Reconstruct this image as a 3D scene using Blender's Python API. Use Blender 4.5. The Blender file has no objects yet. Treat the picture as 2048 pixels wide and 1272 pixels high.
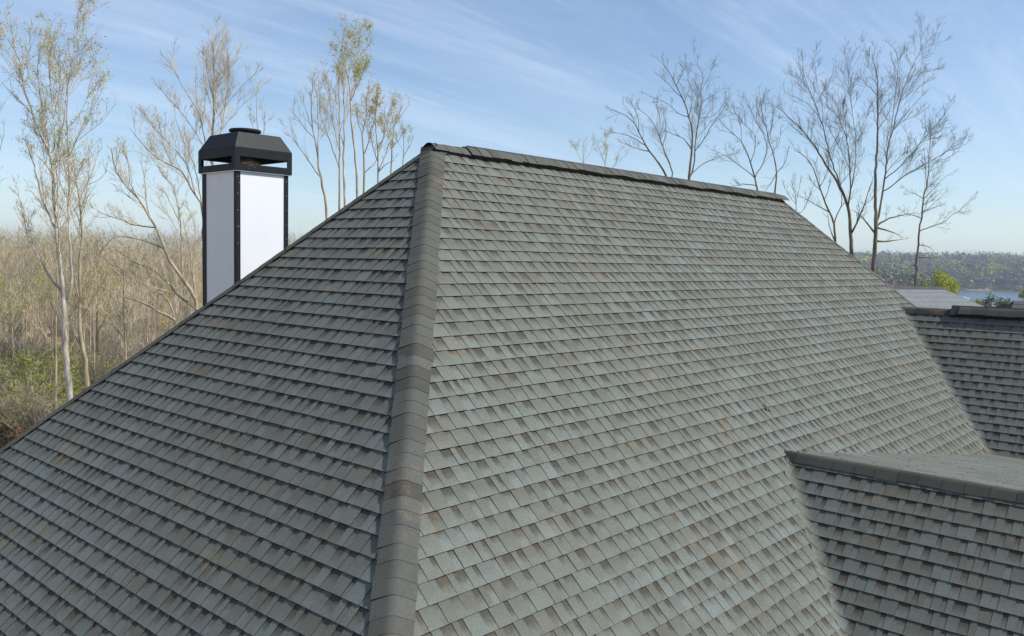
import bpy, math, random
import numpy as np
from mathutils import Vector, Matrix
rng = np.random.default_rng(11); random.seed(11)
SC = bpy.context.scene; COL = SC.collection
H = 10.5                                   # height of the main ridge above the ground at the house
# ------------------------------------------------------------------ camera
CAM = np.array([-6.3235, -6.925, -1.2076 + H]); YAW, PITCH, ROLL, FPX = 0.7374, -0.0676, 0.0196, 1732.24
Fv = np.array([math.cos(YAW)*math.cos(PITCH), math.sin(YAW)*math.cos(PITCH), math.sin(PITCH)])
Rt = np.array([math.sin(YAW), -math.cos(YAW), 0.0]); Upv = np.cross(Rt, Fv)
Rx = Rt*math.cos(ROLL) + Upv*math.sin(ROLL); Ry = -Rt*math.sin(ROLL) + Upv*math.cos(ROLL)
ROT = np.array([Rx, Ry, -Fv]).T
cd = bpy.data.cameras.new('camera'); co = bpy.data.objects.new('camera', cd); COL.objects.link(co)
M = np.eye(4); M[:3,:3] = ROT; M[:3,3] = CAM; co.matrix_world = Matrix(M.tolist())
cd.sensor_width = 36; cd.lens = FPX/2048*36; cd.clip_start = 0.1; cd.clip_end = 12000; SC.camera = co
SC.render.resolution_x, SC.render.resolution_y = 1024, 636
# ------------------------------------------------------------------ light
SUN = np.array([0.355, -0.58, 0.735]); SUN /= np.linalg.norm(SUN)
EL = math.asin(SUN[2]); AZ = math.atan2(SUN[0], SUN[1])
sl = bpy.data.lights.new('sun', 'SUN'); sl.energy = 3.6; sl.angle = math.radians(0.55); sl.color = (1.0, 0.96, 0.88)
so = bpy.data.objects.new('sun', sl); COL.objects.link(so)
so.rotation_euler = Vector((-SUN).tolist()).to_track_quat('-Z', 'Y').to_euler(); so.location = (20, -30, 60)
W = bpy.data.worlds.new('World'); SC.world = W; W.use_nodes = True
nt = W.node_tree; nt.nodes.clear()
def nd(tree, kind, **kw):
    n = tree.nodes.new(kind)
    for k, v in kw.items():
        if k[0] == '_': n.inputs[k[1:]].default_value = v
        else: setattr(n, k, v)
    return n
def lk(tree, a, b): tree.links.new(a, b)
sky = nd(nt, 'ShaderNodeTexSky', sky_type='NISHITA', sun_disc=False, sun_elevation=EL, sun_rotation=AZ, altitude=200, air_density=1.0, dust_density=0.25, ozone_density=3.2)
tc = nd(nt, 'ShaderNodeTexCoord')
# thin cirrus: noise on the sky direction projected to a high sheet, stretched along one bearing
sep = nd(nt, 'ShaderNodeSeparateXYZ'); lk(nt, tc.outputs['Generated'], sep.inputs[0])
mz = nd(nt, 'ShaderNodeMath', operation='MAXIMUM'); lk(nt, sep.outputs['Z'], mz.inputs[0]); mz.inputs[1].default_value = 0.0
az_ = nd(nt, 'ShaderNodeMath', operation='ADD'); lk(nt, mz.outputs[0], az_.inputs[0]); az_.inputs[1].default_value = 0.12
dx = nd(nt, 'ShaderNodeMath', operation='DIVIDE'); lk(nt, sep.outputs['X'], dx.inputs[0]); lk(nt, az_.outputs[0], dx.inputs[1])
dy = nd(nt, 'ShaderNodeMath', operation='DIVIDE'); lk(nt, sep.outputs['Y'], dy.inputs[0]); lk(nt, az_.outputs[0], dy.inputs[1])
cmb = nd(nt, 'ShaderNodeCombineXYZ'); lk(nt, dx.outputs[0], cmb.inputs[0]); lk(nt, dy.outputs[0], cmb.inputs[1])
mp = nd(nt, 'ShaderNodeMapping'); lk(nt, cmb.outputs[0], mp.inputs[0]); mp.inputs['Rotation'].default_value = (0, 0, math.radians(62)); mp.inputs['Scale'].default_value = (0.42, 1.5, 1)
n1 = nd(nt, 'ShaderNodeTexNoise', _Scale=0.8, _Detail=8.0, _Roughness=0.62, _Distortion=0.7); lk(nt, mp.outputs[0], n1.inputs['Vector'])
r1 = nd(nt, 'ShaderNodeMapRange'); lk(nt, n1.outputs['Fac'], r1.inputs['Value']); r1.inputs['From Min'].default_value = 0.40; r1.inputs['From Max'].default_value = 0.80; r1.inputs['To Max'].default_value = 0.65
mp2 = nd(nt, 'ShaderNodeMapping'); lk(nt, cmb.outputs[0], mp2.inputs[0]); mp2.inputs['Rotation'].default_value = (0, 0, math.radians(75)); mp2.inputs['Scale'].default_value = (0.5, 5.0, 1); mp2.inputs['Location'].default_value = (3.1, 1.7, 0)
n2 = nd(nt, 'ShaderNodeTexNoise', _Scale=0.7, _Detail=9.0, _Roughness=0.68, _Distortion=0.4); lk(nt, mp2.outputs[0], n2.inputs['Vector'])
r2 = nd(nt, 'ShaderNodeMapRange'); lk(nt, n2.outputs['Fac'], r2.inputs['Value']); r2.inputs['From Min'].default_value = 0.50; r2.inputs['From Max'].default_value = 0.78; r2.inputs['To Max'].default_value = 0.65
cs = nd(nt, 'ShaderNodeMath', operation='ADD', use_clamp=True); lk(nt, r1.outputs[0], cs.inputs[0]); lk(nt, r2.outputs[0], cs.inputs[1])
veil = nd(nt, 'ShaderNodeMath', operation='MULTIPLY_ADD', use_clamp=True); lk(nt, cs.outputs[0], veil.inputs[0]); veil.inputs[1].default_value = 0.62; veil.inputs[2].default_value = 0.05
mxs = nd(nt, 'ShaderNodeMix', data_type='RGBA'); lk(nt, veil.outputs[0], mxs.inputs['Factor']); lk(nt, sky.outputs[0], mxs.inputs['A']); mxs.inputs['B'].default_value = (5.4, 6.3, 7.7, 1)
bg = nd(nt, 'ShaderNodeBackground', _Strength=0.096); lk(nt, mxs.outputs['Result'], bg.inputs['Color'])
wo = nd(nt, 'ShaderNodeOutputWorld'); lk(nt, bg.outputs[0], wo.inputs['Surface'])
vs = SC.view_settings; vs.view_transform = 'Standard'; vs.look = 'None'; vs.gamma = 1.0; vs.exposure = 0.6; vs.use_curve_mapping = False
# ------------------------------------------------------------------ helpers
def nrm(v): v = np.asarray(v, float); return v/np.linalg.norm(v)
def pix(x, y, D):                           # point at depth D along a bearing measured on the photograph
    return CAM + ROT @ np.array([(x-1024)/FPX, (636-y)/FPX, -1.0])*D
def mesh(name, V, F, mat=None, attrs=None, smooth=False, mi=None):
    V = np.asarray(V, np.float32).reshape(-1, 3); F = np.asarray(F, np.int32); k = F.shape[1]
    me = bpy.data.meshes.new(name); me.vertices.add(len(V)); me.vertices.foreach_set('co', V.ravel())
    me.loops.add(F.size); me.loops.foreach_set('vertex_index', F.ravel())
    me.polygons.add(len(F)); me.polygons.foreach_set('loop_start', np.arange(0, F.size, k, dtype=np.int32))
    me.polygons.foreach_set('use_smooth', np.full(len(F), bool(smooth)))
    for m in (mat if isinstance(mat, (list, tuple)) else [mat]):
        if m: me.materials.append(m)
    if mi is not None: me.polygons.foreach_set('material_index', np.asarray(mi, np.int32))
    for an, arr in (attrs or {}).items():
        arr = np.asarray(arr, np.float32)
        if arr.shape[1] == 4:
            a = me.attributes.new(an, 'FLOAT_COLOR', 'POINT'); a.data.foreach_set('color', arr.ravel())
        else:
            a = me.attributes.new(an, 'FLOAT_VECTOR', 'POINT'); a.data.foreach_set('vector', arr.ravel())
    me.update(calc_edges=True); me.validate(); return me
def link(name, me, parent=None, label=None, cat=None, group=None, kind=None, loc=None, rotz=None, scale=None):
    o = bpy.data.objects.new(name, me); COL.objects.link(o)
    if parent is not None: o.parent = parent
    if label: o['label'] = label
    if cat: o['category'] = cat
    if group: o['group'] = group
    if kind: o['kind'] = kind
    if loc is not None: o.location = [float(c) for c in loc]
    if rotz is not None: o.rotation_euler = (0, 0, float(rotz))
    if scale is not None: o.scale = [float(c) for c in scale]
    return o
BOXF = np.array([[0,3,2,1],[4,5,6,7],[0,1,5,4],[1,2,6,5],[2,3,7,6],[3,0,4,7]])
def boxes(lst):                             # list of (x0,x1,y0,y1,z0,z1)
    V, F = [], []
    for (a,b,c,d,e,f) in lst:
        F.append(BOXF + len(V)*8); V.append([[a,c,e],[b,c,e],[b,d,e],[a,d,e],[a,c,f],[b,c,f],[b,d,f],[a,d,f]])
    return np.array(V).reshape(-1,3), np.concatenate(F)
def bevel(o, w, seg=2):
    m = o.modifiers.new('bevel', 'BEVEL'); m.width = w; m.segments = seg; m.limit_method = 'ANGLE'; return o
def sweep(P, R, n, cap=False):              # P (B,k,3), R (B,k) -> tubes of n sides
    B, k, _ = P.shape
    T = np.gradient(P, axis=1); T /= np.linalg.norm(T, axis=2, keepdims=True) + 1e-9
    ref = np.where(np.abs(T[:, :1, 2:3]) > 0.8, np.array([1.,0,0]), np.array([0,0,1.]))
    ref = np.repeat(ref, k, 1)
    A = np.cross(T, ref); A /= np.linalg.norm(A, axis=2, keepdims=True) + 1e-9
    Bn = np.cross(T, A)
    ang = np.arange(n)*2*math.pi/n
    V = P[:, :, None] + R[:, :, None, None]*(np.cos(ang)[None,None,:,None]*A[:, :, None] + np.sin(ang)[None,None,:,None]*Bn[:, :, None])
    i = np.arange(B)[:, None, None]*k*n + np.arange(k-1)[None, :, None]*n + np.arange(n)[None, None, :]
    j = np.arange(B)[:, None, None]*k*n + np.arange(k-1)[None, :, None]*n + ((np.arange(n)+1) % n)[None, None, :]
    F = np.stack([i, j, j+n, i+n], -1).reshape(-1, 4)
    return V.reshape(-1, 3), F
def join(parts):
    V, F, o = [], [], 0
    for v, f in parts: V.append(v); F.append(np.asarray(f)+o); o += len(v)
    return np.concatenate(V), np.concatenate(F)
def sstep(a, b, x): t = np.clip((x-a)/(b-a), 0, 1); return t*t*(3-2*t)
# ------------------------------------------------------------------ materials
def material(name, col=(.5,.5,.5), rough=.7, metal=0.0, spec=0.5):
    m = bpy.data.materials.new(name); m.use_nodes = True; t = m.node_tree; b = t.nodes['Principled BSDF']
    b.inputs['Base Color'].default_value = (*col, 1); b.inputs['Roughness'].default_value = rough; b.inputs['Metallic'].default_value = metal
    b.inputs['Specular IOR Level'].default_value = spec
    return m, t, b
def ramp(t, src, stops):
    r = nd(t, 'ShaderNodeValToRGB'); e = r.color_ramp.elements
    while len(e) < len(stops): e.new(0.5)
    for el, (p, c) in zip(e, stops): el.position = p; el.color = (*c, 1)
    lk(t, src, r.inputs[0]); return r
def coords(t, scale=(1,1,1), kind='Object', rot=(0,0,0)):
    c = nd(t, 'ShaderNodeTexCoord'); m = nd(t, 'ShaderNodeMapping'); lk(t, c.outputs[kind], m.inputs[0])
    m.inputs['Scale'].default_value = scale; m.inputs['Rotation'].default_value = rot; return m.outputs[0]
def world_pos(t, scale=(1,1,1), rot=(0,0,0)):
    g = nd(t, 'ShaderNodeNewGeometry'); m = nd(t, 'ShaderNodeMapping'); lk(t, g.outputs['Position'], m.inputs[0])
    m.inputs['Scale'].default_value = scale; m.inputs['Rotation'].default_value = rot; return m.outputs[0]
def mathn(t, op, a, b=None, c=None, clamp=False):
    n = nd(t, 'ShaderNodeMath', operation=op, use_clamp=clamp)
    for i, x in enumerate((a, b, c)):
        if x is None: continue
        if isinstance(x, (int, float)): n.inputs[i].default_value = x
        else: lk(t, x, n.inputs[i])
    return n.outputs[0]
def mixc(t, fac, a, b, mode='MIX'):
    n = nd(t, 'ShaderNodeMix', data_type='RGBA', blend_type=mode)
    for s, x in (('Factor', fac), ('A', a), ('B', b)):
        if isinstance(x, (int, float)): n.inputs[s].default_value = x
        elif isinstance(x, tuple): n.inputs[s].default_value = (*x, 1)
        else: lk(t, x, n.inputs[s])
    return n.outputs['Result']
def rangen(t, v, a, b, c=0., d=1., smooth=True):
    n = nd(t, 'ShaderNodeMapRange'); lk(t, v, n.inputs['Value'])
    if smooth: n.interpolation_type = 'SMOOTHSTEP'
    for s, x in (('From Min', a), ('From Max', b), ('To Min', c), ('To Max', d)): n.inputs[s].default_value = x
    return n.outputs[0]
def noise(t, vec, scale, detail=4., rough=.55, out='Fac'):
    n = nd(t, 'ShaderNodeTexNoise', _Scale=scale, _Detail=detail, _Roughness=rough); lk(t, vec, n.inputs['Vector']); return n.outputs[out]
def bump(t, b, h, strength, dist):
    n = nd(t, 'ShaderNodeBump', _Strength=strength, _Distance=dist); lk(t, h, n.inputs['Height']); lk(t, n.outputs[0], b.inputs['Normal'])

def shingle_material(name, cap=False, dark=1.0):
    m, t, b = material(name, rough=.92, spec=.25)
    a = nd(t, 'ShaderNodeAttribute', attribute_name='tone'); s = nd(t, 'ShaderNodeSeparateColor'); lk(t, a.outputs['Color'], s.inputs[0])
    c = nd(t, 'ShaderNodeAttribute', attribute_name='cell'); q = nd(t, 'ShaderNodeSeparateXYZ'); lk(t, c.outputs['Vector'], q.inputs[0])
    wp = world_pos(t)
    tn = noise(t, wp, 9., 3.)
    tone = mathn(t, 'MULTIPLY_ADD', tn, .5, mathn(t, 'SUBTRACT', s.outputs[0], .25), clamp=True)
    col = mixc(t, tone, (.114,.114,.094), (.141,.162,.150))
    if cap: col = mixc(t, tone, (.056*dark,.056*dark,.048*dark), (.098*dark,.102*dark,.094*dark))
    else:
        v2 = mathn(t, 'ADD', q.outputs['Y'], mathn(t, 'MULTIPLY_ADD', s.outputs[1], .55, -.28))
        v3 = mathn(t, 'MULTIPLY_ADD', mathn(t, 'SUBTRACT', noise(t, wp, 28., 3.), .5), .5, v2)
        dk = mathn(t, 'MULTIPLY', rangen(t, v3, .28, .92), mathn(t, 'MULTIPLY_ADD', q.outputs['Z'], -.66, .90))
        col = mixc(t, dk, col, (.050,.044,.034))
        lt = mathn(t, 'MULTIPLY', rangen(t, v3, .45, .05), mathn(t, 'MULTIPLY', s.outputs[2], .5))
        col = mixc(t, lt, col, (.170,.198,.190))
    # granules
    g = noise(t, wp, 190., 3., .8); g2 = noise(t, wp, 70., 4., .75)
    gg = mathn(t, 'ADD', mathn(t, 'MULTIPLY_ADD', g, 1.3, -.12), mathn(t, 'MULTIPLY_ADD', g2, 1.0, -.05))
    gv = nd(t, 'ShaderNodeMix', data_type='RGBA', blend_type='MULTIPLY'); gv.inputs['Factor'].default_value = 1.0
    lk(t, col, gv.inputs['A']); lk(t, gg, gv.inputs['B']); col = gv.outputs['Result']
    # weathering: broad patches and ochre pollen streaks running down the slope
    w1 = noise(t, wp, .55, 5., .6); col = mixc(t, rangen(t, w1, .35, .7, 0, .32), col, (.108,.102,.078))
    w2 = noise(t, world_pos(t, (1.3, .8, 1.0)), 1.6, 6., .72)
    w3 = noise(t, wp, 17., 3., .7)
    st = mathn(t, 'MULTIPLY', rangen(t, w2, .53, .74, 0, .70), rangen(t, w3, .38, .70))
    col = mixc(t, st, col, (.25,.165,.08))
    lk(t, col, b.inputs['Base Color'])
    bump(t, b, mathn(t, 'ADD', g, g2), .35, .003)
    return m
SHINGLE = shingle_material('granule_shingle'); CAPM = shingle_material('cap_shingle', True); CAPD = shingle_material('dark_cap_shingle', True, .52)  # CAPD: the cap shingle in a darker tone, for both wing ridges
EDGE, t, b = material('shingle_cut_edge', (.23,.20,.135), .95, spec=.1)
lk(t, mixc(t, rangen(t, noise(t, world_pos(t), 6., 4.), .45, .62), (.055,.05,.045), (.25,.22,.15)), b.inputs['Base Color'])
BUTT, t, b = material('asphalt_butt_edge', (.015,.013,.011), .95, spec=.1)
DECK, t, b = material('roof_underlay', (.03,.032,.034), .95, spec=.1)
lk(t, ramp(t, noise(t, world_pos(t), 4., 5.), [(.3,(.02,.022,.024)),(.7,(.045,.046,.046))]).outputs[0], b.inputs['Base Color'])
VENT, t, b = material('vent_plastic', (.012,.012,.013), .6)
bump(t, b, noise(t, world_pos(t), 90., 3.), .6, .004)
BLACK, t, b = material('black_painted_steel', (.022,.024,.027), .42, spec=.22)
bn = noise(t, world_pos(t), 2., 2.); lk(t, ramp(t, bn, [(.3,(.0075,.0085,.0105)),(.75,(.0105,.0115,.0135))]).outputs[0], b.inputs['Base Color'])
lk(t, rangen(t, noise(t, world_pos(t), 14., 4.), .3, .7, .54, .58), b.inputs['Roughness']); bump(t, b, noise(t, world_pos(t, (1,1,.5)), 1.2, 1.), .03, .02)
WHITE, t, b = material('white_panel', (.80,.80,.82), .5)
wn = noise(t, world_pos(t, (1,1,.4)), 2.2, 6., .65); sc_ = noise(t, world_pos(t), 11., 5., .7)
wc = mixc(t, rangen(t, wn, .4, .75, 0, .30), (.72,.725,.75), (.63,.64,.68)); wc = mixc(t, rangen(t, sc_, .68, .76, 0, .45), wc, (.46,.45,.44))
lk(t, wc, b.inputs['Base Color']); bump(t, b, noise(t, world_pos(t), 1.6, 2.), .08, .02)
SILVER, t, b = material('galvanised_flashing', (.55,.55,.53), .38, .8)
SCREW, t, b = material('screw_head', (.62,.62,.6), .4, .5)
NESTM, t, b = material('dry_nest_twigs', (.18,.13,.08), .9)
lk(t, ramp(t, noise(t, world_pos(t), 25., 4.), [(.3,(.07,.05,.035)),(.55,(.2,.15,.09)),(.8,(.42,.36,.26))]).outputs[0], b.inputs['Base Color'])
SIDING, t, b = material('house_siding', (.62,.62,.6), .7)
lk(t, ramp(t, noise(t, world_pos(t), 2., 4.), [(.3,(.56,.56,.54)),(.7,(.66,.66,.64))]).outputs[0], b.inputs['Base Color'])
def bark(name, dark, light, scale=6., moss=None):
    m, t, b = material(name, rough=.9, spec=.15)
    n = noise(t, world_pos(t, (1,1,.28)), scale, 6., .65); r = ramp(t, n, [(.32, dark), (.66, light)]); c = r.outputs[0]
    if moss: c = mixc(t, rangen(t, noise(t, world_pos(t), 1.3, 3.), .5, .7, 0, .5), c, moss)
    lk(t, c, b.inputs['Base Color']); bump(t, b, n, .6, .03); return m
BARK_PALE = bark('pale_bark', (.24,.205,.155), (.56,.52,.45))
BARK_TAN = bark('tan_bark', (.18,.145,.09), (.44,.37,.26))
BARK_DARK = bark('brown_bark', (.06,.046,.03), (.24,.19,.125), 5., (.17,.15,.06))
TWIG_TAN = bark('tan_twigs', (.28,.235,.155), (.55,.46,.32), 2.)
TWIG_GREY = bark('grey_twigs', (.18,.155,.115), (.36,.31,.23), 2.)
TWIG_DARK = bark('dark_twigs', (.11,.095,.07), (.24,.205,.15), 2.)
def leafmat(name, a, c):
    m, t, b = material(name, rough=.6, spec=.2)
    n = noise(t, world_pos(t), 1.7, 3.); r = ramp(t, n, [(.35, a), (.65, c)])
    lk(t, r.outputs[0], b.inputs['Base Color'])
    tr = nd(t, 'ShaderNodeBsdfTranslucent'); lk(t, r.outputs[0], tr.inputs[0]); mx = nd(t, 'ShaderNodeMixShader', _Fac=.4)
    lk(t, b.outputs[0], mx.inputs[1]); lk(t, tr.outputs[0], mx.inputs[2]); lk(t, mx.outputs[0], t.nodes['Material Output'].inputs[0]); return m
BUD = leafmat('spring_bud_leaf', (.30,.34,.06), (.50,.50,.12)); BUDG = leafmat('yellow_bud_leaf', (.42,.34,.06), (.55,.48,.10))
GREEN = leafmat('evergreen_leaf', (.13,.18,.03), (.33,.36,.07)); RUST = leafmat('dead_rust_leaf', (.22,.09,.035), (.30,.16,.07))
YGREEN = leafmat('fresh_yellow_green_leaf', (.24,.30,.04), (.42,.44,.07)); PINE = leafmat('pine_needle', (.06,.08,.035), (.16,.16,.08))
# ------------------------------------------------------------------ terrain
def terrain(x, y):
    dx, dy = np.asarray(x)-CAM[0], np.asarray(y)-CAM[1]
    fwd = dx*math.cos(YAW)+dy*math.sin(YAW); rgt = dx*math.sin(YAW)-dy*math.cos(YAW)
    r = np.hypot(fwd, rgt); psi = np.degrees(np.arctan2(rgt, fwd))
    hl = -1.5*sstep(45, 90, r) + 7.5*sstep(110, 420, r) + 6*sstep(450, 900, r)
    shore = 26.0 + 1.2*np.sin(r*.013) + .5*np.sin(r*.041+1)
    lake = sstep(-1.4, .9, psi-shore)*sstep(180, 250, r)*(1-sstep(755, 800, r+14*np.sin(psi*2.1)))
    hr = -5.6*sstep(45, 230, r)*(1-.0*r) + 15*sstep(700, 1100, r)
    hr = hr*(1-lake) - 11.5*lake
    w = sstep(6, 16, psi)
    return hl*(1-w) + hr*w + .12*np.sin(x*.31)*np.cos(y*.27)*sstep(20, 40, r)
GROUND, t, b = material('leaf_litter_ground', rough=.95, spec=.1)
g1 = noise(t, world_pos(t), .22, 5., .6); g2 = noise(t, world_pos(t), 3.5, 6., .7)
gc = ramp(t, g2, [(.30,(.16,.11,.055)),(.5,(.36,.26,.14)),(.72,(.54,.43,.26))]).outputs[0]
gc = mixc(t, rangen(t, g1, .54, .66, 0, .75), gc, (.13,.15,.04)); gc = mixc(t, rangen(t, noise(t, world_pos(t), .35, 3.), .58, .68, 0, .5), gc, (.24,.10,.05))
lk(t, gc, b.inputs['Base Color']); bump(t, b, g2, .9, .25)
rr = np.concatenate([np.linspace(0, 60, 40), np.geomspace(62, 9000, 110)]); aa = np.linspace(0, 2*math.pi, 361)[:-1]
RR, AA = np.meshgrid(rr, aa, indexing='ij'); GX = CAM[0]+RR*np.cos(AA); GY = CAM[1]+RR*np.sin(AA)
V = np.stack([GX, GY, terrain(GX, GY)], -1).reshape(-1, 3); n_ = len(aa)
i = np.arange(len(rr)-1)[:, None]*n_ + np.arange(n_)[None]; j = np.arange(len(rr)-1)[:, None]*n_ + ((np.arange(n_)+1) % n_)[None]
link('ground', mesh('ground', V, np.stack([i, i+n_, j+n_, j], -1).reshape(-1, 4), GROUND, smooth=True), kind='structure')
WATER, t, b = material('lake_water', (.05,.085,.11), .12)
bump(t, b, noise(t, world_pos(t, (.7,.25,1), (0,0,.5)), .5, 4., .6), 0.3, .15)
lk(t, rangen(t, noise(t, world_pos(t), .012, 3.), .3, .7, .28, .42), b.inputs['Roughness'])
fw = np.array([math.cos(YAW), math.sin(YAW)]); rg = np.array([math.sin(YAW), -math.cos(YAW)])
quad = [CAM[:2]+fw*a+rg*c for a, c in ((100, 40), (100, 700), (900, 1100), (900, 300))]
link('lake_water', mesh('lake_water', [[*q, -8.0] for q in quad], [[0,1,2,3]], WATER), kind='structure')
# ------------------------------------------------------------------ the house roof
T = 1.034; TH = math.atan(T); EXPO = .143; LR = 8.2
DROP = 6.2; RUN = DROP/T; SL = DROP/math.sin(TH)
house = link('house', None, label='large house with a steep hipped roof of weathered grey shingles', cat='house', loc=(0, 0, 0))
class Face:
    def __init__(s, O, h, d): s.O, s.h, s.d = np.array(O, float), nrm(h), nrm(d); n = np.cross(s.h, s.d); s.n = n if n[2] > 0 else -n
    def P(s, h, q, z): return s.O + np.multiply.outer(h, s.h) + np.multiply.outer(q, s.d) + np.multiply.outer(z, s.n)
SB, CB = math.sin(TH), math.cos(TH)
FRONT = Face((0,0,H), (1,0,0), (0,-CB,-SB)); LEFT = Face((0,0,H), (0,1,0), (-CB,0,-SB))
G1 = np.array([2.208, -3.056, H-3.160]); T1 = 0.985; TH1 = math.atan(T1); TF = .138
G2 = np.array([9.26, -1.835, H-1.897]); T2 = 1.10; TH2 = math.atan(T2)
GEND = -9.0
GN1 = Face(G1, (0,-1,0), (-math.cos(TH1),0,-math.sin(TH1))); GN2 = Face(G2, (0,-1,0), (-math.cos(TH2),0,-math.sin(TH2)))
thf = math.atan(TF); GF1 = Face(G1, (0,-1,0), (math.cos(thf),0,-math.sin(thf)))
def zmain(y): return H + T*y
WR, WL = (.05,.07,.09,.115,.14), (.042,.06,.08,.10)
def lay(face, smax, lim0, lim1, seed, e=EXPO, q0=0.0, scale=1.0):
    """rows of tabs: raised tabs and the lower gaps between them, clipped to lim0(q)..lim1(q)"""
    r = np.random.default_rng(seed); out = []
    nC = int((smax-q0)/e)
    for c in range(nC):
        q1 = q0+(c+1)*e; qa = q1-e-.012
        L0, L1 = lim0(q1), lim1(q1)
        h = min(L0, lim0(qa)) - r.uniform(0, .3); k = r.integers(0, 2); end = max(L1, lim1(qa)); strip = 0; ts = .5; js = 0
        while h < end:
            raised = (k % 2 == 0)
            w = (r.choice(WR) if raised else r.choice(WL))*scale
            strip -= w
            if strip < 0: strip = 1.0; ts = r.normal(.5, .13); js = r.normal(0, .0016)
            out.append((c, h, w, qa, q1+js+(0 if raised else -.0015), raised, np.clip(r.normal(ts, .20), 0, 1), r.random(), r.random(), r.normal(0, .0009)))
            h += w; k += 1
    return out
def tabs_mesh(face, pcs, lim0, lim1, cols=1, warp=None):
    """all tabs as one array mesh; each tab: top sheet, butt, two sides"""
    a = np.array([[p[1], p[1]+p[2], p[3], p[4], float(p[5]), p[6], p[7], p[8], p[9]] for p in pcs])
    h0, h1, qa, q1, up, tn, pg, pb, dz = a.T
    N = len(a); zb = np.where(up > .5, .0108, .0078)+dz*.6; zt = np.where(up > .5, .0004, -.0052)
    b0 = np.clip(h0, lim0(q1), lim1(q1)); b1 = np.clip(h1, lim0(q1), lim1(q1)); t0 = np.clip(h0, lim0(qa), lim1(qa)); t1 = np.clip(h1, lim0(qa), lim1(qa))
    keep = ((b1-b0) > .004) | ((t1-t0) > .004)
    fr = np.linspace(0, 1, cols+1)
    rows = []
    for (x0, x1, q, z) in ((t0, t1, qa, zt), (b0, b1, q1, zb), (b0, b1, q1, np.full(N, -.012)), (t0, t1, qa, np.full(N, -.014))):
        hh = x0[:, None]+(x1-x0)[:, None]*fr[None]; qq = np.repeat(q[:, None], cols+1, 1); zz = np.repeat(z[:, None], cols+1, 1)
        rows.append(face.P(hh, qq, zz))
    Vv = np.stack(rows, 1)[keep]                 # (N, 4, cols+1, 3)
    if warp is not None: Vv = warp(Vv)
    n = len(Vv); st = 4*(cols+1); base = np.arange(n)[:, None]*st; k = np.arange(cols)[None]; c1 = cols+1
    top = np.stack([base+k, base+c1+k, base+c1+k+1, base+k+1], -1).reshape(-1, 4)
    but = np.stack([base+c1+k, base+2*c1+k, base+2*c1+k+1, base+c1+k+1], -1).reshape(-1, 4)
    bb = np.arange(n)*st
    s0 = np.stack([bb, bb+3*c1, bb+2*c1, bb+c1], -1); s1 = np.stack([bb+cols, bb+c1+cols, bb+2*c1+cols, bb+3*c1+cols], -1)
    F = np.concatenate([top, but, s0, s1]); mi = np.concatenate([np.zeros(len(top)), np.ones(len(but)), np.ones(len(s0)+len(s1))])
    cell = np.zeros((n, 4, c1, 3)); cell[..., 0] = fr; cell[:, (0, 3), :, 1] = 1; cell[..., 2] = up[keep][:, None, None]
    tone = np.ones((n, 4, c1, 4)); tone[..., 0] = tn[keep][:, None, None]; tone[..., 1] = pg[keep][:, None, None]; tone[..., 2] = pb[keep][:, None, None]
    return Vv.reshape(-1, 3), F, mi, {'cell': cell.reshape(-1, 3), 'tone': tone.reshape(-1, 4)}
def plane_part(name, quads, parent=house, mat=DECK, th=.05):
    V, F = [], []
    for qd in quads:
        qd = np.array(qd, float); n = nrm(np.cross(qd[1]-qd[0], qd[2]-qd[0])); n = n if n[2] > 0 else -n
        F.append(BOXF+len(V)); V += list(qd-n*th) + list(qd-n*.022)
    return link(name, mesh(name, V, np.concatenate(F), mat), parent)
corner = lambda sx, sy: (-RUN if sx < 0 else LR+RUN, sy*RUN, H-DROP)
front = plane_part('roof_slope', [[(0,0,H),(LR,0,H),corner(1,-1),corner(-1,-1)]])
left = plane_part('roof_slope', [[(0,0,H),(0,0,H),corner(-1,-1),corner(-1,1)]]) if False else None
def tri_part(name, tri, parent=house):
    tri = np.array(tri, float); n = nrm(np.cross(tri[1]-tri[0], tri[2]-tri[0])); n = n if n[2] > 0 else -n
    V = np.concatenate([tri-n*.05, tri-n*.022]); me = bpy.data.meshes.new(name)
    me.from_pydata(V.tolist(), [], [(0,2,1),(3,4,5),(0,1,4,3),(1,2,5,4),(2,0,3,5)]); me.materials.append(DECK); return link(name, me, parent)
left = tri_part('roof_slope', [(0,0,H),corner(-1,-1),corner(-1,1)])
back = plane_part('roof_slope', [[(LR,0,H),(0,0,H),corner(-1,1),corner(1,1)]])
right = tri_part('roof_slope', [(LR,0,H),corner(1,-1),corner(1,1)])
back.data.materials[0] = right.data.materials[0] = SHINGLE
dn = 3.4
xe1 = G1[0]-dn/T1; ze1 = G1[2]-dn
gable1 = plane_part('roof_slope', [[G1, (G1[0], GEND, G1[2]), (xe1, GEND, ze1), (xe1, (ze1-H)/T, ze1)]])
XJ = (G2[2]-T2*G2[0]-G1[2]-TF*G1[0])/(-TF-T2); ZJ = G1[2]-TF*(XJ-G1[0])
cricket = plane_part('roof_slope', [[G1, (XJ, (ZJ-H)/T, ZJ), (XJ, GEND, ZJ), (G1[0], GEND, G1[2])]])
gable2 = plane_part('roof_slope', [[G2, (G2[0], GEND, G2[2]), (XJ, GEND, ZJ), (XJ, (ZJ-H)/T, ZJ)]])
g2b = plane_part('roof_slope', [[G2, (G2[0]+4, -RUN, G2[2]-4*T), (G2[0]+4, GEND, G2[2]-4*T), (G2[0], GEND, G2[2])]]); g2b.data.materials[0] = SHINGLE
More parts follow.
